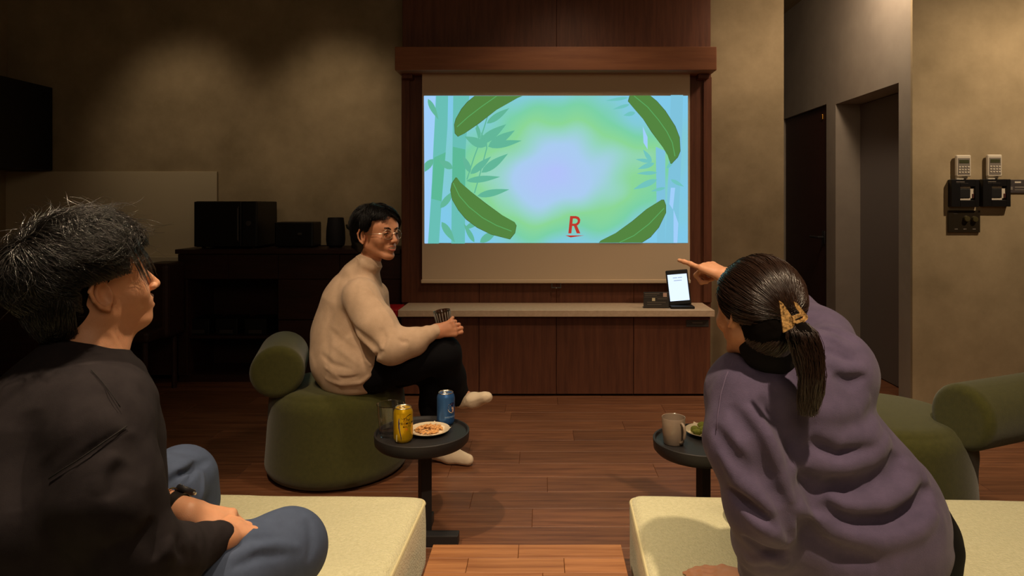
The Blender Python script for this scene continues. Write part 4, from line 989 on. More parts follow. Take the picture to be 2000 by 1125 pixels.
# right sleeve reaching forward
sw_.chain([P(1632, 728, 1.50), P(1600, 668, 1.62), P(1548, 618, 1.76)], [.088, .076, .066], .03)
sw_.chain([P(1548, 618, 1.76), P(1480, 565, 1.90), P(1446, 548, 1.96)], [.066, .050, .038], .02)
base = Field(); base.ops = list(sw_.ops)
folds(sw_, [
    ([(1500, 950), (1560, 905), (1650, 905), (1712, 872), (1735, 850)], .020, .030),
    ([(1545, 915), (1600, 950), (1680, 955), (1740, 925), (1760, 890)], -.020, .026),
    ([(1590, 935), (1650, 985), (1720, 985), (1770, 960), (1795, 915)], .020, .026),
    ([(1600, 985), (1670, 1020), (1750, 1012), (1800, 975), (1815, 945)], -.021, .024),
    ([(1560, 985), (1620, 1035), (1720, 1055), (1790, 1035), (1830, 1000)], .018, .026),
    ([(1535, 990), (1575, 1040), (1640, 1085), (1720, 1100)], -.013, .024),
    ([(1560, 780), (1610, 810), (1670, 800), (1700, 770)], .009, .030),
    ([(1590, 835), (1640, 862), (1695, 848), (1715, 820)], .014, .026),
    ([(1575, 860), (1630, 888), (1695, 876), (1722, 855)], -.017, .022),
    ([(1738, 880), (1752, 915), (1742, 950)], -.014, .014),
    ([(1760, 905), (1798, 920), (1815, 960)], .010, .018),
    ([(1425, 790), (1470, 860), (1500, 930), (1530, 1000), (1545, 1060)], -.024, .022),
    ([(1455, 790), (1500, 850), (1520, 920), (1550, 985)], .013, .020),
    ([(1480, 775), (1520, 830), (1545, 880)], -.010, .022),
    ([(1395, 830), (1430, 890), (1480, 925), (1510, 950)], -.016, .020),
    ([(1405, 880), (1440, 940), (1490, 975), (1530, 1010)], .016, .018),
    ([(1420, 950), (1460, 985), (1520, 1040)], -.014, .018),
    ([(1440, 985), (1490, 1030), (1535, 1062)], .012, .016),
    ([(1450, 1045), (1490, 1075), (1540, 1080)], -.015, .014),
    ([(1455, 1095), (1500, 1090), (1540, 1105)], .009, .014),
    ([(1590, 640), (1640, 650), (1680, 672)], -.008, .010),
    ([(1585, 652), (1630, 664), (1672, 690)], .007, .010),
    ([(1588, 675), (1632, 690), (1670, 712)], -.008, .011),
    ([(1600, 700), (1650, 722), (1695, 720)], .008, .018),
    ([(1625, 735), (1660, 745), (1690, 735)], -.010, .016),
    ([(1490, 640+90), (1540, 760), (1570, 800)], .006, .022),
], 1.25, .85)
sw_.noise(.0022, 17, 5)
hem = lambda p: (.27-p[:, 2])*1.0
# hem: sweatshirt ends on a slanted plane so that the black trousers show at the hip
hp0 = P(1850, 1040, 1.5); hp1 = P(1752, 1135, 1.5); hd = hp1-hp0; hn = np.array([-hd[2], 0, hd[0]]); hn /= np.linalg.norm(hn)
if hn[0] < 0: hn = -hn
sw_.cut(lambda p: (p-hp0) @ hn, .006)
sw_.cut(lambda p: .303-p[:, 2], .01)
sw_.mesh(.0048, 'sweatshirt', M['sweat_purple'], wm)
tr = Field()
tr.cone(P(1690, 1015, 1.52), P(1725, 1050, 1.52), .15, .158, .05, flat=Bk, fs=.85)
tr.chain([np.array([.77, 1.52, .40]), np.array([.66, 1.70, .39]), np.array([.60, 1.86, .385])], [.10, .09, .07], .05)
tr.chain([np.array([.85, 1.55, .40]), np.array([.80, 1.75, .39]), np.array([.74, 1.93, .38])], [.10, .09, .07], .05)
tr.chain([np.array([.60, 1.86, .375]), np.array([.80, 1.80, .36]), np.array([.92, 1.74, .355])], [.068, .055, .045], .03)
tr.chain([np.array([.74, 1.93, .37]), np.array([.92, 1.90, .36]), np.array([1.02, 1.84, .35])], [.068, .052, .042], .03)
tr.noise(.002, 14, 9); tr.cut(lambda p: .303-p[:, 2], .012)
tr.mesh(.008, 'trousers', M['pants_black'], wm)
seam(base, [(1432, 705), (1418, 735), (1408, 770), (1402, 810), (1400, 840)], M['seam_purple'], 'seam', wm, .0009)

# body: continuous under the clothes, fine where the skin shows
bd = Field()
bd.cone(P(1530, 790, 1.47), P(1650, 960, 1.5), .10, .11, .05, flat=Bk, fs=.7).cone(P(1650, 960, 1.5), P(1705, 1035, 1.52), .11, .13, .05)
bd.chain([P(1520, 750, 1.46), P(1455, 770, 1.44), P(1492, 985, 1.40), P(1480, 1110, 1.56)], [.05, .045, .035, .028], .02)
bd.chain([P(1560, 740, 1.48), P(1632, 728, 1.5), P(1548, 618, 1.76), P(1440, 545, 1.97)], [.05, .045, .034, .024], .02)
bd.chain([np.array([.77, 1.52, .40]), np.array([.60, 1.86, .385]), np.array([.92, 1.74, .36])], [.085, .05, .035], .03)
bd.chain([np.array([.85, 1.55, .40]), np.array([.74, 1.93, .38]), np.array([1.02, 1.84, .35])], [.085, .05, .035], .03)
bd.cone(P(1520, 730, 1.46), hO+hR @ np.array([0, -.02, -.05]), .052, .050, .03)
b1 = bd.mesh(.010, 'body', M['skin'], wm)
hf = Field(); hX = head(hf, hO, hR, hs, smile=False); hf.cone(P(1518, 722, 1.455), hX(0, -.02, -.05), .048, .050, .03)
b2 = hf.mesh(.0028, 'head', M['skin'], wm)
nc = Field(); nc.cone(P(1515, 706, 1.455), hX(0, -.030, -.085), .060, .050, .03); nc.mesh(.005, 'inner_collar', M['ink_black'], wm)
h1 = Field(); wr = P(1424, 541, 1.985); tip = P(1353, 508, 2.07)
pd = tip-wr; hand(h1, wr, pd, np.array([.15, -.40, .9]), -1, [(3, 4, 3), (62, 85, 60), (68, 88, 60), (72, 88, 60)], spread=3, scale=.92, thumb=(30, 12, 25))
h1.cone(wr, P(1450, 550, 1.95), .024, .028, .02); b3 = h1.mesh(.0022, 'hand', M['skin'], wm)
h2 = Field(); wl = np.array([PX(1476, 1.54), 1.54, .326]); hand(h2, wl, np.array([-.72, .36, -.05]), np.array([-.05, -.05, 1]), 1, [(3, 10, 8), (3, 10, 8), (4, 11, 8), (5, 12, 8)], spread=9, scale=.92, thumb=(38, 8, 8))
h2.cone(wl, P(1490, 1112, 1.53), .024, .028, .02); h2.cut(lambda p: .301-p[:, 2], .003); b4 = h2.mesh(.0024, 'hand', M['skin'], wm)
join([b1, b2, b3, b4], 'body')
# hair pulled back into a claw clip, tail hanging down
hc = Field(); Hx = lambda *a: hO+hR @ (np.array(a)*hs)
hc.ell(Hx(0, -.020, .036), np.array((.086, .103, .090))*hs, hR, .02)
hc.ell(Hx(0, -.065, -.02), np.array((.072, .055, .066))*hs, hR, .03)
hc.ell(Hx(0, .105, -.035), np.array((.068, .072, .092))*hs, hR, .012, 's')
hc.ell(Hx(-.074, .030, -.050), np.array((.030, .024, .045))*hs, hR, .010, 's')
hc.ell(Hx(.0, -.048, -.060), np.array((.056, .050, .052))*hs, hR, .03).noise(.0012, 60, 2)
hair = hc.mesh(.0034, 'hair', M['hair_base'], wm)
clip = P(1551, 622, 1.315)
cu = (clip-Hx(0, -.014, .034)) @ hR; cu = cu/np.array([.080, .101, .088]); cu /= np.linalg.norm(cu)
def flow_w(u):
    d = cu-u; far = np.clip(1-(u @ cu), 0, 2)[:, None]
    return d/np.linalg.norm(d, axis=1, keepdims=True)+np.array([0, 0, .0])*far
def allow_w(u): return ~((u[:, 1] > .62) & (u[:, 2] < .45)) & ~((u[:, 1] > .1) & (u[:, 2] < -.25)) & (u[:, 2] > -.92)
def conv(n, seed, t0=.0, rad=.0008):
    g = np.random.default_rng(seed); u = g.normal(size=(n*3, 3)); u /= np.linalg.norm(u, axis=1, keepdims=True); u = u[allow_w(u) & ((u[:, 2] > -.6) | (u[:, 1] < .05))][:n]; n = len(u)
    K = 12; out = []; tgt = cu+g.normal(size=(n, 3))*.05; bulge = g.uniform(.0, 1, n); cl = (np.floor(np.arctan2(u[:, 0], u[:, 2])*9+.0)/9)
    seg = g.uniform(.5, 1.0, n)
    for k in range(K):
        t = k/(K-1)*seg
        w_ = (t**1.0)[:, None]; v = u*(1-w_)+tgt*w_; v /= np.linalg.norm(v, axis=1, keepdims=True)
        sag = np.sin(np.pi*t)*(.004+.006*np.sin(cl*17+u[:, 1]*2)**2)
        off = (.0085+.0045*bulge+sag)
        p = np.array([0, -.018, .036])+v*(np.array([.081, .100, .086])+off[:, None]); p[:, 2] -= .012*np.sin(np.pi*t)*(np.abs(v[:, 0])**.5)
        out.append(hO+(p*hs) @ hR.T)
    Pth = np.stack(out, 1); Rad = rad*g.uniform(.6, 1.3, (n, 1))*np.ones((1, K)); Rad[:, -1] *= .3; return Pth, Rad
strands('hair_strands', *conv(7500, 11), M['hair_b'], wm)
pn, rn = scalp_hair(None, hR, hO, hs, 2600, 8, .12, lambda u: np.array([[.35, -.5, .55]])+.1*np.sin(u*8), lambda u: (u[:, 1] < .3) & (u[:, 2] < .7), lambda t, lf, u: .003+.003*lf, 72, rad=.0006, clump=50, cl=.15, c0=(0, -.050, -.056), rr=(.0605, .0555, .057))
strands('nape_hair', pn, rn, M['hair_b'], wm)
g = np.random.default_rng(5); n = 1500; K = 16
tl = [clip, P(1566, 652, 1.300), P(1578, 695, 1.30), P(1584, 735, 1.30), P(1582, 775, 1.305), P(1576, 812, 1.31)]
tl = np.array([clip+(Hx(0, -.13, -.03)-clip)*.4]+[q for q in tl[1:]]); ts = np.linspace(0, 1, len(tl)); tt = np.linspace(0, 1, K)
ln = np.clip(g.normal(.86, .12, n), .45, 1.06); a = g.uniform(0, 6.28, n); rdist = np.sqrt(g.uniform(0, 1, n)); lock = g.integers(0, 14, n); la = g.uniform(0, 6.28, 14); lr = g.uniform(.2, 1, 14)
out = []
for k in range(K):
    t = tt[k]*ln; c = np.stack([np.interp(t, ts, tl[:, j]) for j in range(3)], 1); wd = .018+.017*np.sin(np.pi*np.clip(t, 0, 1)**.7)
    px_ = wd*(lr[lock]*np.cos(la[lock])*.75+.4*rdist*np.cos(a))+.004*np.sin(t*9+la[lock])*t; py_ = wd*.6*(lr[lock]*np.sin(la[lock])*.7+.4*rdist*np.sin(a))
    out.append(c+np.stack([px_, py_, 0*px_], 1)+ (g.normal(size=(n, 3))*.0012 if k else 0))
strands('ponytail', np.stack(out, 1), .0006*g.uniform(.6, 1.5, (n, 1))*(1-.5*tt[None]), M['hair_b'], wm)
pt = Field(); pt.chain([tl[0], tl[1], tl[2], tl[3]], [.011, .015, .015, .007], .02, flat=Bk, fs=.6).noise(.003, 70, 8, (1.6, 1, .3)); pt.mesh(.004, 'ponytail_core', M['hair_base'], wm)
# claw clip
ck = empty('hair_clip', tuple(clip), 'tortoiseshell claw clip holding the woman\'s ponytail', 'hair clip')
def clip_part(name, pxs, d, th=.004):
    v0 = [P(x_, y_, d) for x_, y_ in pxs]; n = len(v0); v = v0+[q+np.array([.0, th, 0]) for q in v0]
    MB().add(v, [tuple(range(n)), tuple(range(2*n-1, n-1, -1))]+[(i, n+i, n+(i+1) % n, (i+1) % n) for i in range(n)]).build(name, M['tortoise'], ck)
dcl = 1.262
clip_part('claw', [(1522, 587), (1529, 592), (1549, 621), (1554, 631), (1548, 640), (1536, 647), (1530, 650)], dcl)
clip_part('claw', [(1551, 589), (1557, 592), (1578, 618), (1578, 623), (1570, 630), (1564, 628), (1568, 620), (1554, 600)], dcl)
clip_part('spring_bar', [(1548, 618), (1565, 612), (1570, 616), (1553, 624), (1555, 631), (1549, 630)], dcl-.003)
clip_part('spring_bar', [(1553, 627), (1570, 621), (1572, 626), (1556, 633)], dcl-.002)

# ================================================================== the man in black, near left
mb = empty('person', (-.9, 1.2, .3), 'person in a black sweatshirt sitting cross-legged on the left bed, laughing', 'person')
aO = P(180, 556, 1.30); aR = frame((.66, .74, .24), roll=-.02); as_ = .985
f_ = np.array([.72, .69, 0]); r_v = np.array([.69, -.72, 0])
nb_ = P(165, 712, 1.27)
sb = Field()
chest = P(128, 850, 1.25); belly = P(95, 1010, 1.20); hipc = np.array([-.90, 1.18, .44])
sb.cone(P(118, 790, 1.36), P(190, 815, 1.20), .095, .095, .06)
sb.cone(P(150, 760, 1.28), chest, .085, .150, .06)
sb.cone(chest, belly, .150, .175, .06)
sb.cone(belly, hipc, .175, .16, .06)
sb.cone(P(195, 860, 1.30), P(145, 1000, 1.30), .06, .085, .06)
# right (near) sleeve
R0 = P(196, 856, 1.15); R1 = P(262, 1085, 1.12); R2 = P(395, 1065, 1.27)
sb.chain([R0, P(212, 960, 1.12), R1], [.080, .078, .072], .03)
sb.chain([R1, P(330, 1095, 1.19), R2], [.072, .058, .044], .02)
sb.cone(P(392, 1066, 1.265), P(424, 1052, 1.30), .037, .034, .006)
# left sleeve behind
L1 = P(205, 975, 1.46); L2 = P(292, 980, 1.458)
sb.chain([P(110, 800, 1.38), P(180, 900, 1.46), L1], [.085, .075, .066], .03)
sb.cone(L1, L2, .062, .036, .02)
# neck band
sb.cone(P(163, 738, 1.27), P(160, 706, 1.272), .092, .076, .02, flat=np.array([.2, .15, .95]), fs=.8)
bb = Field(); bb.ops = list(sb.ops)
folds(sb, [([(90, 938), (150, 900), (200, 865), (246, 836)], -.004, .007), ([(245, 900), (225, 930), (210, 980)], -.010, .018), ([(225, 880), (205, 920), (190, 970)], .008, .018),
           
           ([(255, 850), (270, 900), (275, 950)], -.008, .016), ([(240, 960), (260, 1010), (280, 1040)], .009, .022),
           ([(300, 1010), (290, 1050), (310, 1090)], -.010, .016), ([(335, 1045), (330, 1075), (345, 1100)], .007, .012), ([(355, 1040), (352, 1070), (365, 1095)], -.006, .010), ([(375, 1035), (375, 1060), (385, 1085)], .005, .009),
           ([(200, 760), (240, 800), (262, 840)], -.007, .018), ([(60, 800), (40, 900), (30, 1000)], -.008, .03), ([(180, 930), (200, 1000), (230, 1060)], .006, .03)], 1.1, .95)
sb.noise(.0025, 15, 21); sb.cut(lambda p: .303-p[:, 2], .01)
sb.mesh(.0048, 'sweatshirt', M['sweat_black'], mb)
seam(bb, [(95, 935), (120, 918), (150, 900), (175, 883), (200, 865), (225, 848), (248, 832)], M['seam_black'], 'seam', mb, .0012)
seam(bb, [(178, 722), (195, 740), (215, 765), (235, 795)], M['seam_black'], 'seam', mb, .0007)
# trousers
tb2 = Field()
K1 = P(352, 940, 1.68); K2 = P(558, 1074, 1.47)
tb2.cone((-.93, 1.16, .44), (-.87, 1.2, .44), .145, .145, .05)
tb2.chain([np.array([-.93, 1.26, .44]), P(290, 985, 1.52), K1], [.115, .100, .082], .04)
tb2.chain([K1, P(368, 985, 1.69), P(366, 1035, 1.66)], [.080, .066, .058], .03)
tb2.cone(P(366, 1035, 1.66), (-.72, 1.56, .36), .056, .045, .03)
tb2.chain([np.array([-.82, 1.16, .42]), P(415, 1140, 1.33), K2], [.12, .104, .078], .04)
tb2.chain([K2, P(470, 1150, 1.50), np.array([-.80, 1.45, .36])], [.078, .062, .05], .04)
bp2 = Field(); bp2.ops = list(tb2.ops)
folds(tb2, [([(305, 965), (345, 930), (395, 905), (412, 895)], -.010, .012), ([(315, 940), (350, 915), (385, 895)], .006, .014), ([(360, 945), (385, 915), (402, 890)], -.006, .008),
            ([(400, 920), (395, 960), (385, 990)], .005, .012), ([(430, 1085), (490, 1050), (550, 1045)], -.005, .010), ([(480, 1075), (540, 1062), (590, 1070)], .005, .014), ([(600, 1010), (610, 1050), (600, 1100)], -.004, .014), ([(450, 1110), (510, 1085), (560, 1085)], -.005, .012)], 1.5, .8)
tb2.noise(.002, 14, 31); tb2.cut(lambda p: .303-p[:, 2], .012)
tb2.mesh(.0055, 'trousers', M['pants_blue'], mb)
# body
bm2 = Field()
bm2.cone(P(150, 780, 1.27), chest, .09, .12, .05).cone(chest, hipc, .12, .12, .05)
bm2.chain([P(160, 790, 1.26), R0, R1, R2], [.06, .05, .038, .028], .02).chain([P(130, 790, 1.3), P(110, 800, 1.38), L1, L2], [.06, .05, .038, .028], .02)
bm2.chain([hipc, P(290, 985, 1.52), K1, P(366, 1030, 1.66)], [.10, .075, .055, .04], .03).chain([hipc, P(415, 1135, 1.35), K2, np.array([-.78, 1.46, .36])], [.10, .075, .055, .04], .03)
b1 = bm2.mesh(.010, 'body', M['skin'], mb)
ha = Field(); aX = head(ha, aO, aR, as_, smile=False, jaw=.95)
ha.cone(aX(0, .048, -.076), P(203, 700, 1.275), .024, .030, .03)
ha.cone(aX(.030, .060, -.050), aX(.040, .045, -.040), .014, .018, .025)
ha.cone(P(168, 728, 1.272), aX(0, -.012, -.052), .066, .054, .025)
b2 = ha.mesh(.0028, 'head', M['skin'], mb)
hn1 = Field(); wn = P(424, 1050, 1.30)
hand(hn1, wn, P(468, 1030, 1.375)-wn, np.array([.25, -.50, .82]), 1, [(38, 60, 40), (42, 60, 40), (46, 62, 40), (50, 64, 40)], spread=2, scale=.98, thumb=(24, 20, 20))
hn1.cone(wn, P(400, 1060, 1.27), .028, .030, .02); b3 = hn1.mesh(.0024, 'hand', M['skin'], mb)
hn2 = Field(); wn2 = P(368, 1003, 1.44)
hn2.cone(P(318, 984, 1.455), wn2, .031, .030, .02)
hand(hn2, wn2, P(440, 1022, 1.47)-wn2, np.array([-.05, -.35, .93]), -1, [(26, 40, 30), (30, 40, 30), (32, 42, 30), (34, 44, 30)], spread=2, scale=1.0, thumb=(20, 12, 14))
b4 = hn2.mesh(.0024, 'hand', M['skin'], mb)
join([b1, b2, b3, b4], 'body')
# watch and bangle
ax_ = wn2-P(318, 984, 1.455); ax_ /= np.linalg.norm(ax_); wc = P(343, 992, 1.451); ru = np.cross(ax_, (0, 0, 1)); ru /= np.linalg.norm(ru); rv = np.cross(ru, ax_)
if rv[2] < 0: rv = -rv
def ring_band(c, w0, r0, th, n=40):
    v = []; f = []
    for i in range(n):
        a_ = 2*math.pi*i/n; e = ru*math.cos(a_)+rv*math.sin(a_)
        for q, s0 in ((r0, -1), (r0+th, -1), (r0+th, 1), (r0, 1)): v.append(c+e*q+ax_*w0/2*s0)
    for i in range(n):
        j = (i+1) % n
        for k in range(4): l = (k+1) % 4; f.append((i*4+k, i*4+l, j*4+l, j*4+k))
    return MB().add(v, f)
wt = ring_band(wc, .021, .0315, .0035).build('watch_strap', M['watch'], mb, True)
Mw = Matrix(((*[ru[0], ax_[0], rv[0]], wc[0]), (*[ru[1], ax_[1], rv[1]], wc[1]), (*[ru[2], ax_[2], rv[2]], wc[2]), (0, 0, 0, 1))) @ Matrix.Rotation(math.radians(-35), 4, 'Y')
MB().lathe([(.019, 0), (.021, .003), (.021, .009), (.019, .012), (.0165, .0125), (.0155, .011), (0, .011)], (0, 0, .032), 36).xf(Mw).build('watch_case', M['metal_black'], wt, True)
MB().lathe([(.003, 0), (.003, .006)], n=12).xf(Mw @ Matrix.Translation((0, .0205, .038)) @ Matrix.Rotation(-math.pi/2, 4, 'X')).build('crown_knob', M['silver'], wt, True)
mk = MB()
for i in range(12):
    a_ = i*math.pi/6; mk.rbox(.0175*math.cos(a_)-.0008, .0175*math.cos(a_)+.0008, .0175*math.sin(a_)-.0008, .0175*math.sin(a_)+.0008, .0438, .0452, .0003, 1)
mk.xf(Mw).build('bezel_dots', M['silver'], wt)
wc = P(324, 988, 1.452); MB().tube([wc+(ru*math.cos(a_)+rv*math.sin(a_))*.037+ax_*.004*math.cos(a_) for a_ in np.linspace(0, 2*math.pi, 40, endpoint=False)], .0016, 8, True).build('bangle', M['brass'], mb, 'all')
# dark ring on the thumb side
# hair
ah = Field(); Ax = lambda *a: aO+aR @ (np.array(a)*as_)
ah.ell(Ax(0, -.020, .042), np.array((.086, .102, .090))*as_, aR, .02)
ah.ell(Ax(0, -.066, -.010), np.array((.074, .054, .080))*as_, aR, .03)
ah.ell(Ax(0, .098, -.035), np.array((.105, .066, .088))*as_, aR, .012, 's')
for s_ in (-1, 1):
    ah.ell(Ax(s_*.090, .000, -.036), np.array((.040, .036, .036))*as_, aR, .010, 's')
    ah.ell(Ax(s_*.088, .050, -.010), np.array((.030, .034, .040))*as_, aR, .010, 's')
ah.cut(lambda p: (Ax(0, 0, -.075)-p) @ aR[:, 2]-.3*np.maximum(0, (p-aO) @ aR[:, 1]+.02), .02).noise(.004, 45, 4); ah.mesh(.0036, 'hair', M['hair_base'], mb)
wh = np.array([.15, -.62, .77])
def flow_a(u):
    d = u-wh*1.0; d /= np.linalg.norm(d, axis=1, keepdims=True); return d+np.array([.15, .12, -.25])
def allow_a(u): return ~((u[:, 1] > .50) & (u[:, 2] < .42)) & ~((np.abs(u[:, 0]) > .5) & (u[:, 2] < -.05) & (u[:, 1] > -.25)) & (u[:, 2] > -.93) & ~((u[:, 2] < -.25) & (u[:, 1] > -.3))
lift_a = lambda t, lf, u: .009+.007*lf+.014*math.sin(math.pi*min(1, t*.8))*(.35+lf)*np.clip(u[:, 2]+.7, .15, 1)
bad_a = lambda q: ((np.abs(q[..., 0]) > .045) & (q[..., 2] < .014) & (q[..., 1] > -.040)) | ((q[..., 1] > .052) & (q[..., 2] < .050)) | (q[..., 2] < -.112)
pa, rad_ = scalp_hair(None, aR, aO, as_, 8500, 11, .085, flow_a, allow_a, lift_a, 3, rad=.00066, clump=110, cl=1.1, wig=.0035, c0=(0, -.018, .038))
pa, kp = trim(pa, aR, aO, as_, bad_a); strands('hair_strands', pa, rad_[kp], M['hair'], mb)
nape = lambda u: (u[:, 1] < .15) & (u[:, 2] < .6)
pn, rn = scalp_hair(None, aR, aO, as_, 3200, 8, .10, lambda u: np.array([[0, -.15, -1.0]])+.12*np.sin(u*9), nape, lambda t, lf, u: .004+.005*lf+.006*t*lf, 71, rad=.00066, clump=60, cl=.5, wig=.002, c0=(0, -.064, -.012), rr=(.074, .053, .080))
pn, kp = trim(pn, aR, aO, as_, lambda q: ((np.abs(q[..., 0]) > .045) & (q[..., 2] < .012) & (q[..., 1] > -.044)) | (q[..., 2] < -.102)); strands('nape_hair', pn, rn[kp], M['hair'], mb)
lift_b = lambda t, lf, u: .022+.012*lf+.030*t*(.3+lf)
pa, rad_ = scalp_hair(None, aR, aO, as_, 420, 11, .07, flow_a, lambda u: allow_a(u) & (u[:, 2] > .2), lift_b, 33, rad=.0005, clump=80, cl=2.4, wig=.006, c0=(0, -.018, .038))
strands('stray_hair', pa, rad_, M['hair'], mb)
# fringe over the temple and forehead
g = np.random.default_rng(9); n = 420; K = 9; out = []
x0_ = g.uniform(-.06, .085, n); ln = g.uniform(.5, 1.05, n); lk = np.floor(x0_*60); sway = np.sin(lk*7.3)*.012
for k in range(K):
    t = k/(K-1)*ln; a_ = t*1.15
    yy_ = .058+.050*np.sin(a_*1.1)-.45*np.maximum(np.abs(x0_)-.03, 0)*(1+.6*t); zz_ = .108-.075*t**1.15-.10*t**2*.4-.5*np.maximum(np.abs(x0_)-.05, 0)
    xx_ = x0_*(1+.10*t)+sway*t+.004*np.sin(9*t+lk)
    out.append(aO+(np.stack([xx_, yy_, zz_], 1)*as_) @ aR.T)
strands('fringe', np.stack(out, 1), .0006*np.ones((n, K))*(1-.6*np.linspace(0, 1, K)[None]), M['hair'], mb)
for s_ in (-1, 1):
    eb = MB().tube([aX(s_*x_, y_, z_) for x_, y_, z_ in ((.014, .0905, .019), (.026, .090, .024), (.040, .080, .024), (.050, .066, .018))], [.002, .0032, .003, .001], 8); eb.build('eyebrow', M['hair'], mb, 'all')

# ================================================================== the man in beige by the screen
ml = empty('person', (-.9, 3.0, .39), 'person in a beige knit and round glasses sitting legs crossed, holding a glass', 'person')
cO = P(737, 457, 2.98); cR = frame((.84, -.53, .06), roll=.02); cs = 1.0
f3 = Field(); Fl = (0, 1, 0)
f3.cone(P(705, 548, 3.0), P(692, 590, 3.0), .080, .125, .05, flat=Fl, fs=1.0)
f3.cone(P(692, 590, 3.0), P(680, 655, 3.0), .135, .150, .06)
f3.cone(P(680, 655, 3.0), P(684, 700, 2.97), .155, .162, .05).cone(P(684, 700, 2.97), P(694, 724, 2.95), .162, .148, .03)
f3.ell(P(702, 708, 2.92), (.150, .13, .095), None, .04)
f3.cone(P(706, 535, 2.99), P(718, 517, 2.98), .078, .062, .02, flat=(.3, 0, 1), fs=.8)
S3, E3, W3 = P(706, 580, 2.86), P(766, 676, 2.76), P(836, 654, 2.79)
f3.chain([S3, P(734, 635, 2.79), E3], [.082, .078, .072], .04)
f3.chain([E3, P(806, 668, 2.78), W3], [.072, .054, .038], .03)
f3.cone(W3, P(850, 647, 2.795), .034, .031, .006)
S4, E4, W4 = P(728, 580, 3.12), P(748, 655, 3.14), P(815, 678, 3.02)
f3.chain([S4, P(738, 620, 3.14), E4], [.075, .06, .052], .03)
bf3 = Field(); bf3.ops = list(f3.ops)
folds(f3, [([(668, 622), (700, 650), (735, 680), (745, 700)], -.010, .016), ([(690, 640), (715, 672), (735, 692)], .006, .014), ([(720, 705), (740, 690), (752, 685)], -.008, .010), ([(625, 690), (650, 712), (690, 722)], -.006, .012), ([(630, 715), (660, 735), (700, 735)], .006, .012),
           ([(776, 660), (785, 668), (800, 668)], -.006, .008), ([(790, 650), (800, 665), (796, 685)], .005, .008), ([(700, 700), (725, 712), (745, 700)], .006, .010), ([(750, 600), (765, 630), (775, 655)], .005, .012), ([(650, 600), (640, 650), (640, 690)], -.005, .02), ([(640, 640), (670, 668), (700, 690), (715, 715)], -.009, .014), ([(648, 672), (680, 695), (705, 715)], .008, .012), ([(632, 738), (665, 750), (705, 748), (738, 722)], .010, .010), ([(636, 724), (670, 738), (706, 734)], -.008, .008), ([(745, 640), (752, 660), (748, 680)], -.010, .010), ([(712, 560), (735, 575), (748, 600)], .006, .010), ([(725, 560), (745, 590)], -.006, .010)], 1.35, .9)
f3.noise(.0035, 15, 41); f3.cut(lambda p: .385-p[:, 2], .02)
f3.mesh(.0062, 'sweater', M['sweat_beige'], ml)
nk = frame((.95, -.1, -.42)); kc_ = P(720, 513, 2.982)
MB().tube([kc_+nk @ np.array([.052*math.cos(a_), .055*math.sin(a_), .003]) for a_ in np.linspace(0, 2*math.pi, 40, endpoint=False)], .008, 10, True).build('collar', M['sweat_beige'], ml, 'all')
MB().tube([kc_+nk @ np.array([.0465*math.cos(a_), .049*math.sin(a_), .009]) for a_ in np.linspace(0, 2*math.pi, 40, endpoint=False)], .005, 8, True).build('undershirt_collar', M['ink_navy'], ml, 'all')
t3 = Field(); H3 = P(700, 722, 2.92)
t3.cone(P(690, 716, 2.98), P(715, 722, 2.92), .115, .11, .05)
KA = P(866, 690, 2.86); t3.chain([P(748, 718, 2.91), P(800, 704, 2.87), KA], [.090, .086, .074], .04)
AA = P(899, 776, 2.98); t3.chain([KA, P(882, 735, 2.92), AA], [.074, .060, .046], .03)
KB = P(845, 712, 3.06); t3.chain([P(720, 725, 3.08), P(790, 715, 3.08), KB], [.10, .085, .070], .04)
AB = P(849, 868, 3.10); t3.chain([KB, P(846, 790, 3.08), AB], [.070, .062, .052], .03)
t3.noise(.003, 13, 51); t3.mesh(.0075, 'trousers', M['pants_black'], ml)
s3 = Field(); s3.chain([P(899, 778, 2.98), P(905, 783, 2.98), P(925, 782, 2.94), P(948, 776, 2.91)], [.040, .036, .036, .030], .02, flat=(0, .3, 1), fs=.85); s3.noise(.0015, 40, 6); s3.mesh(.0045, 'sock', M['sock'], ml)
s4 = Field(); s4.chain([P(851, 882, 3.12)*np.array([1, 1, 0])+np.array([0, 0, .045]), np.array([PX(880, 3.1), 3.09, .042])], [.038, .040], .02)
s4.chain([np.array([PX(880, 3.1), 3.09, .042]), np.array([PX(915, 3.08), 3.06, .028])], [.038, .026], .02); s4.noise(.0012, 40, 7); s4.cut(lambda p: .001-p[:, 2], .006); s4.mesh(.0045, 'sock', M['sock'], ml)
b3_ = Field()
b3_.cone(P(702, 572, 3.0), P(682, 655, 3.0), .08, .11, .05).cone(P(682, 655, 3.0), P(690, 715, 2.98), .11, .11, .05)
b3_.chain([P(700, 575, 2.95), S3, E3, W3], [.045, .045, .036, .026], .02).chain([P(715, 560, 3.08), S4, E4, P(805, 670, 3.12)], [.055, .045, .036, .026], .02)
b3_.chain([P(700, 722, 2.92), KA, AA, P(935, 780, 2.93)], [.09, .055, .034, .022], .02).chain([P(720, 725, 3.06), KB, AB, np.array([PX(880, 3.1), 3.09, .045])], [.09, .055, .036, .025], .02)
b1 = b3_.mesh(.010, 'body', M['skin_b'], ml)
h3 = Field(); cX = head(h3, cO, cR, cs, smile=True); h3.cone(P(712, 538, 2.99), cX(0, -.016, -.05), .050, .046, .02)
b2 = h3.mesh(.0028, 'head', M['skin_b'], ml)
h4 = Field(); w3 = P(850, 647, 2.80); hand(h4, w3, np.array([.97, .12, .16]), np.array([-.02, -.98, .1]), 1, [(44, 50, 35), (48, 52, 35), (52, 54, 35), (56, 54, 35)], spread=4, scale=.9, thumb=(42, -6, 10))
h4.cone(w3, W3, .025, .028, .02); b3 = h4.mesh(.0024, 'hand', M['skin_b'], ml)
join([b1, b2, b3], 'body')
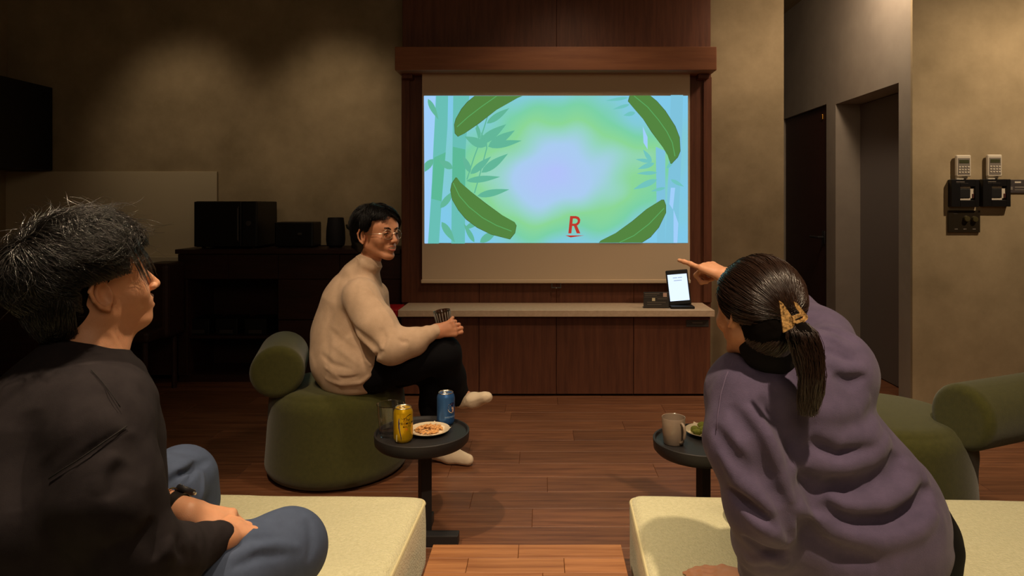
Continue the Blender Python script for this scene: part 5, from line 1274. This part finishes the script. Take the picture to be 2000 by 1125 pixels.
MB().tube([w3+np.array([-.004, 0, -.002])+(np.array([.1, -.3, .95])*math.cos(a_)+np.array([.1, .95, .3])*math.sin(a_))*.029 for a_ in np.linspace(0, 2*math.pi, 28, endpoint=False)], .0022, 6, True).build('bracelet', M['watch'], ml, 'all')
# face details
for s_ in (-1, 1):
    MB().tube([cX(s_*x_, y_, z_) for x_, y_, z_ in ((.011, .0955, .017), (.024, .0965, .0225), (.040, .0880, .0235), (.050, .0740, .018))], [.0018, .003, .0028, .001], 8).build('eyebrow', M['hair_c'], ml, 'all')
    MB().tube([cX(s_*x_, y_, z_) for x_, y_, z_ in ((.017, .0905, -.0040), (.030, .0935, -.0005), (.044, .0845, -.0030))], [.0012, .0026, .0012], 8).build('eyelid_line', M['hair_c'], ml, 'all')
MB().tube([cX(-.020, .0850, -.0635), cX(-.010, .0905, -.0645), cX(0, .0925, -.065), cX(.010, .0905, -.0645), cX(.020, .0850, -.0635)], [.002, .0034, .0036, .0034, .002], 8).build('teeth', M['tooth'], ml, 'all')
for zc_, r0 in ((-.0590, .0028), (-.0745, .0034)):
    MB().tube([cX(-.025, .0840, zc_-.001 if zc_ > -.07 else zc_+.009), cX(-.011, .0930, zc_), cX(0, .0965, zc_-.0005), cX(.011, .0930, zc_), cX(.025, .0840, zc_-.001 if zc_ > -.07 else zc_+.009)], [r0*.5, r0, r0, r0, r0*.5], 8).build('lip', M['lip'], ml, 'all')
gls = empty('eyeglasses', tuple(cX(0, .1, 0)), 'thin round metal eyeglasses worn by the man in beige', 'eyeglasses')
frm = MB()
for s_ in (-1, 1):
    frm.tube([cX(s_*.032+.0235*math.cos(a_), .1045-.012*abs(s_*.032+.0235*math.cos(a_))/.05, -.006+.0205*math.sin(a_)) for a_ in np.linspace(0, 2*math.pi, 30, endpoint=False)], .0011, 6, True)
    frm.tube([cX(s_*.0555, .092, -.002), cX(s_*.070, .080, -.001), cX(s_*.080, .02, -.001), cX(s_*.082, -.005, .001)], .0011, 6)
frm.tube([cX(-.0085, .103, -.001), cX(0, .1065, .001), cX(.0085, .103, -.001)], .0011, 6)
frm.build('frame', M['silver'], gls, True)
for s_ in (-1, 1):
    v = [cX(s_*.032+.0232*math.cos(a_), .1045-.012*abs(s_*.032+.0232*math.cos(a_))/.05, -.006+.0202*math.sin(a_)) for a_ in np.linspace(0, 2*math.pi, 24, endpoint=False)]
    MB().add(v+[q+cR @ np.array([0, .0008, 0]) for q in v], [tuple(range(24)), tuple(range(47, 23, -1))]+[(i, 24+i, 24+(i+1) % 24, (i+1) % 24) for i in range(24)]).build('lens', M['glass'], gls)
# hair: centre parting
ch = Field(); Cx = lambda *a: cO+cR @ (np.array(a)*cs)
ch.ell(Cx(0, -.022, .042), np.array((.088, .104, .088))*cs, cR, .02)
ch.ell(Cx(0, -.070, -.010), np.array((.078, .058, .085))*cs, cR, .03)
ch.ell(Cx(0, .112, -.020), np.array((.066, .070, .108))*cs, cR, .012, 's')
for s_ in (-1, 1): ch.ell(Cx(s_*.092, .012, -.034), np.array((.044, .052, .046))*cs, cR, .008, 's')
ch.noise(.002, 50, 14); ch.mesh(.0036, 'hair', M['hair_c'], ml)
def flow_c(u): return np.stack([np.sign(u[:, 0])*.9, np.where(u[:, 1] > 0, .35, -.35), -.75+0*u[:, 0]], 1)
def allow_c(u): return (u[:, 2] > -.55) & ~((u[:, 1] > .45) & (u[:, 2] < .45)) & ~((np.abs(u[:, 0]) > .5) & (u[:, 2] < 0) & (u[:, 1] > -.3))
bad_c = lambda q: ((np.abs(q[..., 0]) > .05) & (q[..., 2] < .012) & (q[..., 1] > -.035)) | ((q[..., 1] > .045) & (q[..., 2] < .055)) | (q[..., 2] < -.105)
pa, rad_ = scalp_hair(None, cR, cO, cs, 3500, 10, .12, flow_c, allow_c, lambda t, lf, u: .008+.008*lf+.008*math.sin(math.pi*t), 8, rad=.0009, clump=70, cl=.35, wig=.001)
pa, kp = trim(pa, cR, cO, cs, bad_c); strands('hair_strands', pa, rad_[kp], M['hair_c'], ml)
g = np.random.default_rng(19); n = 360; K = 9; out = []; sg = np.where(g.uniform(size=n) < .5, -1, 1); v_ = g.uniform(0, 1, n); ln = g.uniform(.75, 1.05, n)
for k in range(K):
    t = k/(K-1)*ln
    xx_ = sg*(.006+.092*np.sin(np.minimum(t*2.0, 1.57))**.8*(.84+.18*v_)); yy_ = .070-.02*v_+.020*np.sin(np.pi*t)-.062*t*(.35+.65*(1-v_)); zz_ = .114-.02*v_*.5-.098*t**1.35
    out.append(cO+(np.stack([xx_, yy_, zz_], 1)*cs) @ cR.T)
strands('fringe', np.stack(out, 1), .0010*np.ones((n, K))*(1-.6*np.linspace(0, 1, K)[None]), M['hair_c'], ml)
# ribbed glass in his hand
gc = P(868, 638, 2.862); gt = np.array([-.16, -.05, 1.0]); gt /= np.linalg.norm(gt)
gm = Matrix.Translation(gc) @ Vector((0, 0, 1)).rotation_difference(Vector(gt)).to_matrix().to_4x4()
hg = empty('tumbler', tuple(gc), 'small ribbed drinking glass in the hand of the man in beige', 'glass')
MB().lathe([(0, -.028), (.024, -.028), (.026, -.024), (.0365, .070), (.0355, .072), (.0340, .070), (.0245, -.018), (0, -.018)], n=48, cap=False).xf(gm).build('glass_body', M['smoke_glass'], hg, True)
for i in range(18):
    a_ = 2*math.pi*i/18; MB().tube([(.0268*math.cos(a_), .0268*math.sin(a_), -.02), (.0366*math.cos(a_), .0366*math.sin(a_), .066)], .0016, 5).xf(gm).build('rib', M['grey'], hg, 'all')
